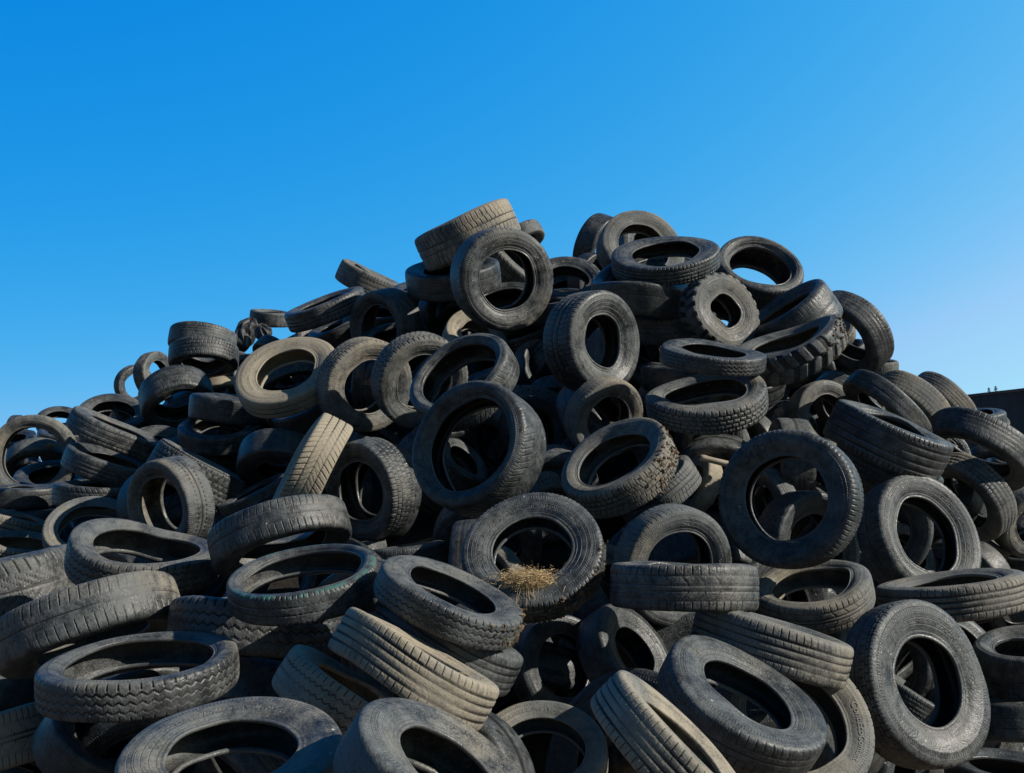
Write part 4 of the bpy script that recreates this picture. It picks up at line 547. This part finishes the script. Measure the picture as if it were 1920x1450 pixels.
# ------------------------------------------------------------------ the tyre
class Tyre:
    def __init__(s, R, w, kind, ri, ex, seed, px):
        s.R = R; s.wh = w / 2; s.kind = kind; s.ri = ri
        g = np.random.default_rng(seed)
        s.p = g.uniform(0, 2 * math.pi, 8)
        s.ov = ex.get('ov', g.uniform(-.022, .022)); s.sad = ex.get('sad', g.uniform(-.02, .02))
        s.sq = g.uniform(.08, .42); s.dent = ex.get('dent', g.uniform(0, .04)); s.lf = g.uniform(.002, .010)
        s.b3 = g.uniform(.0, .018)
        s.fold = g.uniform(.0, .38)
        s.px = px; s.g = g; s.fine_at = 0.; s.green = ex.get('green', 0)
    def deform(s, h, rho, y):
        p = s.p
        inner = np.clip((1 - rho) / (1 - s.ri), 0, 1.2)
        bump = .5 + .5 * np.cos(y - p[2])
        h2 = h * (1 - s.sq * bump ** 2 * inner) + s.fold * s.wh * inner ** 2 * np.exp(-((np.angle(np.exp(1j * (y - p[6])))) / .6) ** 2)
        h2 = h2 + s.sad * np.cos(2 * y - p[1]) * rho + s.b3 * np.cos(3 * y - p[5]) * rho
        r2 = rho * (1 + s.ov * np.cos(2 * (y - p[0])) + s.b3 * .6 * np.cos(3 * y - p[4]))
        dy = np.angle(np.exp(1j * (y - p[3])))
        r2 = r2 * (1 - s.dent * np.exp(-(dy / .38) ** 2))
        r2 = r2 + inner * s.lf * 1.6 * np.sin(4 * y + p[5]) + s.lf * .5 * np.sin(7 * y + p[6]) * inner
        R = s.R
        return np.stack([R * r2 * np.cos(y), R * r2 * np.sin(y), R * h2], -1)
    def side_curve(s, m):
        o = .905; L = lambda t: o + (s.ri - o) * t
        P = [(.975, o), (1.0, L(.18)), (.985, L(.36)), (.915, L(.58)), (.80, L(.78)), (.765, L(.90))]
        c = catmull(P, m)
        v = np.linspace(0, 1, m)
        c[:, 0] += .014 * np.exp(-((v - .26) / .035) ** 2) + .016 * np.exp(-((v - .86) / .03) ** 2) - .008 * np.exp(-((v - .93) / .02) ** 2)
        return c
    def build(s, root, dirt, seed, hi=True):
        n = PITCH_N[s.kind] * (9 if s.px > 100 else 7 if s.px > 60 else 4) if hi else 120
        if s.kind == 'lug': n = 24 * 16
        n = min(n, 560 if s.px > 90 else 420)
        K = (63 if s.px > 100 else 43 if s.px > 60 else 35) if hi else 17
        half = [(0, 1.), (.3, .999), (.58, .995), (.76, .987), (.87, .970), (.935, .942), (.975, .905)]
        hc = catmull(half, (K + 1) // 2)
        prof = np.vstack([hc[::-1] * [-1, 1], hc[1:]])
        y = np.linspace(0, 2 * math.pi, n, endpoint=False)[:, None]
        y = y - .55 * np.sin(y - s.fine_at)             # more vertices on the open side of the tread
        h = prof[None, :, 0] * s.wh + 0 * y; rho = prof[None, :, 1] + 0 * y
        xs = h; sn = h / (s.wh * .82); yy = y + 0 * h
        G, D = tread_pattern(s.kind, xs, yy, sn)
        wear = .72 + .28 * np.sin(2 * yy + s.p[7]) * np.sin(3 * xs / s.wh + s.p[0]) + .18 * np.sin(5 * yy + s.p[3])
        if s.kind in ('siped', 'sipw', 'bald'): wear = wear * .9
        wear = np.clip(wear, .25, 1)
        G = G * wear
        rho2 = rho - G * D
        rho2 += s.g.normal(0, .0006, rho.shape) * (np.abs(prof[None, :, 0]) < .96)
        obs = []
        def put(name, me, par):
            o = bpy.data.objects.new(name, me); o['dirt'] = float(dirt); o['seed'] = float(seed % 97) * .37
            if s.green and name == 'tread': o['green'] = float(s.wh * s.R)
            link(o, par); obs.append(o); return o
        put('tread', mesh_from_grid('tread', s.deform(h, rho2, y), False, G, M_TREAD), root)
        ns = max(96, n // 2) if hi else 96
        ys = np.linspace(0, 2 * math.pi, ns, endpoint=False)[:, None]
        sc = s.side_curve(29 if hi else 12)
        L = lambda t: .905 + (s.ri - .905) * t
        bc = catmull([(.765, L(.90)), (.775, L(.955)), (.735, L(.995)), (.66, L(1.)), (.585, L(.965)), (.565, L(.90))], 11 if hi else 7)
        for sg in (1, -1):
            sw = put('sidewall', mesh_from_grid('sidewall', s.deform(sg * sc[None, :, 0] * s.wh + 0 * ys, sc[None, :, 1] + 0 * ys, ys), True, None, M_SIDE, flip=sg > 0), root)
            put('bead', mesh_from_grid('bead', s.deform(sg * bc[None, :, 0] * s.wh + 0 * ys, bc[None, :, 1] + 0 * ys, ys), False, None, M_BEAD, flip=sg > 0), sw)
        hl = catmull([(0, .945), (.5, .943), (.8, .925), (.925, .88), (.94, L(.25)), (.92, L(.45)), (.80, L(.7)), (.62, L(.85)), (.565, L(.90))], 15 if hi else 9)
        lp = np.vstack([hl[::-1] * [-1, 1], hl[1:]])
        put('inner_liner', mesh_from_grid('inner_liner', s.deform(lp[None, :, 0] * s.wh + 0 * ys, lp[None, :, 1] + 0 * ys, ys), False, None, M_LINER, flip=True), root)
        return obs
    def text(s, root, txt, phi0, size, v, mat):
        cu = bpy.data.curves.new('lettering', 'FONT'); cu.body = txt; cu.size = size; cu.extrude = .0008; cu.resolution_u = 3
        cu.offset = .0001
        tmp = bpy.data.objects.new('raised_lettering', cu); COL.objects.link(tmp)
        dg = bpy.context.evaluated_depsgraph_get(); me = bpy.data.meshes.new_from_object(tmp.evaluated_get(dg))
        bpy.data.objects.remove(tmp)
        c = np.zeros(len(me.vertices) * 3); me.vertices.foreach_get('co', c); c = c.reshape(-1, 3)
        sc = s.side_curve(60)
        rr = (.905 + (s.ri - .905) * v) + c[:, 1] / s.R
        hh = np.interp(-rr, -sc[:, 1], sc[:, 0]) * s.wh + (c[:, 2] + .0012) / s.R
        yy = phi0 - c[:, 0] / s.R / (.905 + (s.ri - .905) * v)
        V = s.deform(hh, rr, yy)
        me.vertices.foreach_set('co', V.reshape(-1)); me.update(); me.materials.clear(); me.materials.append(mat)
        link(bpy.data.objects.new('raised_lettering', me), root)
    def mud(s, root, amt, phi0):
        """clods of dried earth stuck on the tread round angle phi0"""
        g = s.g; vs = []; fs = []
        for k in range(int(190 * amt)):
            y = phi0 + g.normal(0, .42); x = g.uniform(-.9, .95) * s.wh; r = g.uniform(.003, .012) * (1.4 if g.random() < .12 else 1) / s.R * .9
            C = s.deform(np.array(x), np.array(.998 - .05 * abs(x / s.wh) ** 4), np.array(y))
            b = len(vs)
            q = g.normal(0, 1, (8, 3)); q /= np.linalg.norm(q, axis=1)[:, None]
            base = np.array([(-1, -1, -1), (1, -1, -1), (1, 1, -1), (-1, 1, -1), (-1, -1, 1), (1, -1, 1), (1, 1, 1), (-1, 1, 1)]) * .6 + q * .45
            for p_ in base: vs.append(tuple(C + p_ * r * s.R * g.uniform(.7, 1.1)))
            for f in ((0, 3, 2, 1), (4, 5, 6, 7), (0, 1, 5, 4), (1, 2, 6, 5), (2, 3, 7, 6), (3, 0, 4, 7)): fs.append(tuple(b + i for i in f))
        mesh_obj('dried_mud', vs, fs, M_MUD, root)['kind'] = 'stuff'

from mathutils import Matrix, Vector

def frame(o, C, n, x, s=1.):
    n = Vector(n).normalized(); x = Vector(x); x = (x - n * x.dot(n)).normalized(); y = n.cross(x)
    o.matrix_world = Matrix.Translation(C) @ Matrix((x, y, n)).transposed().to_4x4() @ Matrix.Scale(s, 4)

F = 1900.
for idx, (cx, cy, cz, nx, ny, nz, ax, ay, az, R, w, kind, dirt, ex, label) in enumerate(TYRES):
    root = link(bpy.data.objects.new('tyre', None)); root.empty_display_size = .1
    tag(root, label, 'tyre', 'scrap tyres thrown on the pile')
    frame(root, (cx, cy, cz), (nx, ny, nz), (ax, ay, az))
    ty = Tyre(R, w, kind, ex.get('ri', .61), ex, 100 + idx, R / math.hypot(cx, cy) * F)
    out_ = Vector((-cx, -cy, CAM_H - cz)); n_ = Vector((nx, ny, nz)).normalized(); x_ = Vector((ax, ay, az)); x_ = (x_ - n_ * x_.dot(n_)).normalized()
    ty.fine_at = math.atan2(out_.dot(n_.cross(x_)), out_.dot(x_))
    ty.build(root, dirt, idx)
    if 'text' in ex:
        if ex['text'].startswith('K'): ty.text(root, 'K.M..D', ex['ta'], .052, .62, M_TEXTD)
        elif ex['text'] == 'URNA': ty.text(root, 'URNA', ex['ta'], .040, .55, M_TEXT)
        else: ty.text(root, 'ContiEcoContact', ex['ta'], .030, .50, M_TEXT)
    if 'ma' in ex: ty.mud(root, ex['mud'], ex['ma'])

# deeper tyres: four kinds, copied
protos = []
for i, (kind, w, ri) in enumerate((('bald', .6, .6), ('rib', .6, .62), ('blk', .66, .6), ('siped', .7, .58))):
    r0 = link(bpy.data.objects.new('tyre', None))
    obs = Tyre(.3, w, kind, ri, {}, 900 + i, 50).build(r0, .3, i, hi=False)
    protos.append((r0, obs))
used = set()
for k, (cx, cy, cz, nx, ny, nz, ax, ay, az, R, dirt) in enumerate(DEEP):
    i = k % 4; r0, obs = protos[i]
    if i in used:
        root = r0.copy(); COL.objects.link(root); mp = {r0: root}
        for o in obs:
            c = o.copy(); COL.objects.link(c); c.parent = mp[o.parent]; mp[o] = c
            c['dirt'] = float(dirt); c['seed'] = k * .53
    else: root = r0; used.add(i)
    frame(root, (cx, cy, cz), (nx, ny, nz), (ax, ay, az), R / .3)
    tag(root, 'dark worn tyre wedged deep in the pile, shaded by the tyres lying over it', 'tyre', 'tyres buried behind the outer layer of the pile')

# ------------------------------------------------------------------ straw, grass, mud, torn rubber
def strands(name, C, n, rx, ry, rz, L, width, mat, up=.3, seed=1, hang=0):
    g = np.random.default_rng(seed); vs = []; fs = []
    for k in range(n):
        u = g.normal(0, .45, 3) * (rx, ry, rz); P = np.array(C) + u
        d = g.normal(0, 1, 3); d[2] = d[2] * .3 + up; d /= np.linalg.norm(d); bend = g.normal(0, .6, 3)
        l = L * g.uniform(.5, 1.4)
        if k < hang:
            d = np.array([g.normal(0, .35), -.35, -1.]); d /= np.linalg.norm(d); l = g.uniform(.05, .11); bend = g.normal(0, .35, 3); P = np.array(C) + (g.normal(0, .02), -ry * .9, -rz * .4)
        side = np.cross(d, g.normal(0, 1, 3)); side /= np.linalg.norm(side); w = width * g.uniform(.6, 1.3)
        b = len(vs); seg = 4
        for j in range(seg + 1):
            t = j / seg; Q = P + d * l * t + bend * l * .5 * t * t; ww = w * (1 - .5 * t)
            vs += [tuple(Q - side * ww), tuple(Q + side * ww)]
        for j in range(seg): fs.append((b + 2 * j, b + 2 * j + 1, b + 2 * j + 3, b + 2 * j + 2))
    return mesh_obj(name, vs, fs, mat)

o = strands('straw_clump', STRAW, 11000, .092, .05, .034, .020, .0007, M_STRAW, .0, 3, hang=16)
tag(o, 'matted clump of golden straw spilling over the lower lip of a tyre hole', 'straw')
for q, (c, lb) in enumerate(zip(TUFTS, ('orange-brown tuft of dry grass inside the left edge ring', 'thin pale tuft of dry grass inside the left edge ring'))):
    o = strands('grass_tuft', c, 320 if q == 0 else 130, .06, .05, .018, .028, .0012, M_GRASS, .1, 11 + q)
    tag(o, lb, 'dry grass', 'dry grass tufts in the left ring')

gw_ = np.random.default_rng(5)
for q, i_ in enumerate((136, 8, 33, 49, 118, 113, 107, 21, 63, 126, 60, 117)):
    if i_ >= len(TYRES): continue
    T_ = TYRES[i_]; n_ = np.array(T_[3:6]); c_ = np.array(T_[:3]); R_ = T_[9]
    dn = np.array([gw_.uniform(-.5, .5), -.3, -1.]); dn = dn - n_ * dn.dot(n_); dn /= np.linalg.norm(dn)
    p_ = c_ + dn * R_ * T_[13].get('ri', .61) * 1.04 + n_ * T_[10] * R_ * .5 * .80
    o = strands('straw_wisp', tuple(p_), 12, .04, .02, .006, .04, .0007, M_STRAW, .0, 40 + q)
    tag(o, "small wisp of dry straw caught on the lower lip of a tyre's hole", 'straw', 'straw wisps caught on the tyres')

def crumpled(name, C, size, seed, label):
    g = np.random.default_rng(seed); n, k = 96, 40; ph = g.uniform(0, 6.28, 12)
    a_ = np.linspace(0, 2 * math.pi, n, endpoint=False)[:, None]; v = np.linspace(-1, 1, k)[None, :]
    r = np.sqrt(np.clip(1.02 - np.abs(v) ** 3.5, .02, 1)) * (.62 + .10 * np.sin(2 * a_ + ph[0] + 1.5 * v))
    r = r * (1 - .24 * np.abs(np.sin(3.5 * a_ + ph[1] + 1.8 * v + .8 * np.sin(3 * v + ph[2])))) + .07 * np.sin(5 * v + 2 * a_ + ph[3]) + .03 * np.sin(13 * v + 5 * a_ + ph[4])
    zz = v + .16 * np.sin(2 * a_ + ph[5]) + .10 * np.abs(np.sin(5 * a_ + ph[6]))
    V = np.stack([r * np.cos(a_) * size + .10 * size * zz, r * np.sin(a_) * size * .8, zz * size + 0 * a_], -1)
    me = mesh_from_grid(name, V, False, None, M_RAG, closed=True)
    o = link(bpy.data.objects.new(name, me)); o.location = C
    tag(o, label, 'torn rubber', 'torn rubber on the left skyline'); return o
crumpled('torn_rubber', SCRAPS[0], .17, 4, 'black crumpled wad of torn rubber on the left skyline, the taller left one').rotation_euler = (0, .2, .3)
crumpled('torn_rubber', SCRAPS[1], .13, 9, 'black crumpled wad of torn rubber on the left skyline, the lower right one').rotation_euler = (.2, -.3, -.4)

# pale rod
a, b = Vector(ROD[0]), Vector(ROD[1]); d = (b - a); L = d.length; d.normalize(); s1 = d.orthogonal().normalized(); s2 = d.cross(s1)
vs = []; fs = []; K = 12; rings = [(0, .012), (0, .017), (.02, .018), (L * .5, .0175), (L - .02, .018), (L, .017), (L, .012)]
for t, r in rings:
    for q in range(K):
        an = 2 * math.pi * q / K; vs.append(tuple(a + d * t + (s1 * math.cos(an) + s2 * math.sin(an)) * r))
for i in range(len(rings) - 1):
    for q in range(K): fs.append((i * K + q, i * K + (q + 1) % K, (i + 1) * K + (q + 1) % K, (i + 1) * K + q))
o = mesh_obj('plastic_pipe', vs, fs, M_PIPE, smooth=True); tag(o, 'short pale pipe wedged between tyres left of the lettered round tyre', 'pipe')

# ------------------------------------------------------------------ the setting
g = 400.
o = mesh_obj('ground', [(-g, -g, 0), (g, -g, 0), (g, g, 0), (-g, g, 0)], [(0, 1, 2, 3)], M_GROUND); tag(o, kind='structure')
# added dark core inside the pile, keeps sky light from leaking through
mv = []; mf = []; nc = len(ADDED_CORE[0])
rows_ = [[(p[0], p[1] + 6., -1.) for p in ADDED_CORE[0]], [(p[0], p[1] + 2.5, max(p[2] - 1.2, -1)) for p in ADDED_CORE[0]]] + ADDED_CORE
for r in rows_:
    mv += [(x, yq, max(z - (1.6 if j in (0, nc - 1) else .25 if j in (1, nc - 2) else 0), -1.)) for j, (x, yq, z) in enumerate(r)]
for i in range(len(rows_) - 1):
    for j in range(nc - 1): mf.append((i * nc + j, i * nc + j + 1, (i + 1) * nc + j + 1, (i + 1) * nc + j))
o = mesh_obj('added_dark_core', mv, mf, M_ADDED_CORE, smooth=True); tag(o, kind='structure')

# boundary wall on the right
def wall_material():
    m = bpy.data.materials.new('weathered_wall'); t = NT(m)
    out = t.n('ShaderNodeOutputMaterial'); bs = t.n('ShaderNodeBsdfPrincipled'); t.l(bs.outputs[0], out.inputs[0])
    tc = t.n('ShaderNodeTexCoord'); mp = t.n('ShaderNodeMapping'); mp.inputs['Scale'].default_value = (1, 1, .25); t.l(tc.outputs['Object'], mp.inputs[0])
    a = t.noise(mp.outputs[0], 1.8, 8, .7); b = t.noise(tc.outputs['Object'], 12, 6, .7)
    c = t.mix(t.ramp(a, .35, .65), rgb(.060, .050, .045), rgb(.10, .085, .075)); c = t.mix(t.ramp(b, .55, .75, 0, .4), c, rgb(.05, .04, .04))
    t.l(c, bs.inputs['Base Color']); bs.inputs['Roughness'].default_value = .9
    bp = t.n('ShaderNodeBump'); bp.inputs['Distance'].default_value = .02; t.l(b, bp.inputs['Height']); t.l(bp.outputs[0], bs.inputs['Normal'])
    return m
MW = wall_material(); MCAP = simple('wall_cap', (.20, .13, .10), (.13, .09, .075), 3, .9)
A, B = Vector(WALL[0]), Vector(WALL[1]); H = A.z; d = Vector((B.x - A.x, B.y - A.y, 0)).normalized(); nrm = Vector((-d.y, d.x, 0))
if nrm.x < 0: nrm = -nrm
P0 = Vector((A.x, A.y, 0)) - d * 30; P1 = Vector((A.x, A.y, 0)) + d * 9
def slab(name, p0, p1, t0, t1, z0, z1, mat, par):
    vs = []
    for p in (p0, p1):
        for q in (t0, t1):
            for z in (z0, z1): v = p + nrm * q; vs.append((v.x, v.y, z))
    return mesh_obj(name, vs, [(0, 1, 3, 2), (4, 6, 7, 5), (0, 4, 5, 1), (2, 3, 7, 6), (1, 5, 7, 3), (0, 2, 6, 4)], mat, par)
wr = link(bpy.data.objects.new('boundary_wall', None)); tag(wr, 'tall dark boundary wall running away behind the right end of the pile', 'wall')
n_p = 13; LL = (P1 - P0).length
for i in range(n_p):
    q0 = P0 + d * (LL * i / n_p + .01); q1 = P0 + d * (LL * (i + 1) / n_p - .01)
    slab('wall_panel', q0, q1, 0, .2, -.1, H - .06, MW, wr)
slab('wall_cap', P0, P1, -.02, .22, H - .058, H, MCAP, wr)
def weed(C, hgt, seed, label):
    g = np.random.default_rng(seed); vs = []; fs = []
    for k in range(90):
        z = g.uniform(0, 1); rr = hgt * .32 * (1 - z * .7); P = np.array(C) + (g.normal(0, rr * .6), g.normal(0, rr * .6), z * hgt)
        a_ = g.normal(0, 1, 3); a_ /= np.linalg.norm(a_); b_ = np.cross(a_, g.normal(0, 1, 3)); b_ /= np.linalg.norm(b_); s_ = hgt * .12
        i = len(vs); vs += [tuple(P - a_ * s_), tuple(P + b_ * s_ * .5), tuple(P + a_ * s_), tuple(P - b_ * s_ * .5)]; fs.append((i, i + 1, i + 2, i + 3))
    o = mesh_obj('weed', vs, fs, M_WEED); tag(o, label, 'weed', 'weeds growing on the wall top')
for t_, h_, sd, lb in ((.55, .11, 1, 'small dark weed on the wall top, left one of a close pair'), (.70, .12, 2, 'small dark weed on the wall top, right one of a close pair'), (1.45, .07, 3, 'lone tiny weed on the wall top at the right edge of the photo')):
    p = Vector((A.x, A.y, 0)) + d * t_ + nrm * .05; weed((p.x, p.y, H - .005), h_, sd, lb)

# ------------------------------------------------------------------ light, sky, camera
SUN = Vector((.81, -.25, .54)).normalized()
el = math.asin(SUN.z); az = math.atan2(SUN.x, SUN.y)
w = bpy.data.worlds.new('World'); scene.world = w; w.use_nodes = True; nt = w.node_tree; nt.nodes.clear()
ow = nt.nodes.new('ShaderNodeOutputWorld'); bg = nt.nodes.new('ShaderNodeBackground'); sk = nt.nodes.new('ShaderNodeTexSky')
sk.sky_type = 'NISHITA'; sk.sun_disc = False; sk.sun_elevation = el; sk.sun_rotation = az
sk.altitude = 200; sk.air_density = 1.0; sk.dust_density = .3; sk.ozone_density = 2.5
def wn(typ, **kw):
    n_ = nt.nodes.new(typ)
    for k_, v_ in kw.items(): setattr(n_, k_, v_)
    return n_
def wm(op, a_, b_):
    n_ = wn('ShaderNodeMath', operation=op)
    for i_, x_ in enumerate((a_, b_)):
        if isinstance(x_, (int, float)): n_.inputs[i_].default_value = x_
        else: nt.links.new(x_, n_.inputs[i_])
    return n_.outputs[0]
wtc = wn('ShaderNodeTexCoord'); wsx = wn('ShaderNodeSeparateXYZ'); nt.links.new(wtc.outputs['Generated'], wsx.inputs[0])
dx = wm('MAXIMUM', wm('MINIMUM', wsx.outputs[0], .5), -.5)          # paler towards the sun's side, deeper away from it
def wr_(x_, a_, b_, lo, hi):
    n_ = wn('ShaderNodeMapRange', interpolation_type='SMOOTHSTEP')
    for k_, v_ in (('From Min', a_), ('From Max', b_), ('To Min', lo), ('To Max', hi)): n_.inputs[k_].default_value = v_
    nt.links.new(x_, n_.inputs['Value']); return n_.outputs[0]
# sky dimmed out of view, overhead and behind the camera, to cut ambient light
deep = wm('MULTIPLY', wr_(wsx.outputs[2], .48, .85, 1., .38), wr_(wsx.outputs[1], -.2, .62, .33, 1.))
sc_ = wn('ShaderNodeSeparateColor'); cc_ = wn('ShaderNodeCombineColor'); nt.links.new(sk.outputs[0], sc_.inputs[0])
prev = None
for i_, (g_, e_, b_) in ((2, (1.012, .22, .16)), (1, (.9, .62, .62)), (0, (3.3, 2.2, 2.5))):
    p_ = wm('POWER', wm('MULTIPLY', sc_.outputs[i_], .1), e_)
    v_ = wm('MULTIPLY', wm('MULTIPLY', p_, 10 * g_), wm('EXPONENT', wm('MULTIPLY', dx, b_), 0))
    if prev is not None: v_ = wm('MINIMUM', v_, wm('MULTIPLY', prev, .80 if i_ == 1 else .53))
    if i_ == 0: v_ = wm('MAXIMUM', wm('SUBTRACT', v_, .05), .01)
    prev = v_
    nt.links.new(wm('MULTIPLY', v_, deep), cc_.inputs[i_])
nt.links.new(cc_.outputs[0], bg.inputs[0]); nt.links.new(bg.outputs[0], ow.inputs[0])
bg.inputs[1].default_value = .1
sl = bpy.data.lights.new('sun', 'SUN'); sl.energy = 5.0; sl.angle = math.radians(.53); sl.color = (1., .93, .82)
so = link(bpy.data.objects.new('sun', sl)); so.rotation_euler = SUN.to_track_quat('Z', 'Y').to_euler()

cd = bpy.data.cameras.new('camera'); cam = link(bpy.data.objects.new('camera', cd))
cd.sensor_width = 36; cd.lens = 36 * 1900 / 1920; cd.clip_end = 2000; cd.clip_start = .05
cam.location = (0, 0, CAM_H); cam.rotation_euler = (math.radians(90) + PITCH, 0, 0)
scene.camera = cam
scene.view_settings.view_transform = 'Standard'; scene.view_settings.look = 'None'; scene.view_settings.exposure = 0; scene.view_settings.gamma = 1
scene.cycles.max_bounces = 4; scene.cycles.diffuse_bounces = 2; scene.cycles.glossy_bounces = 2
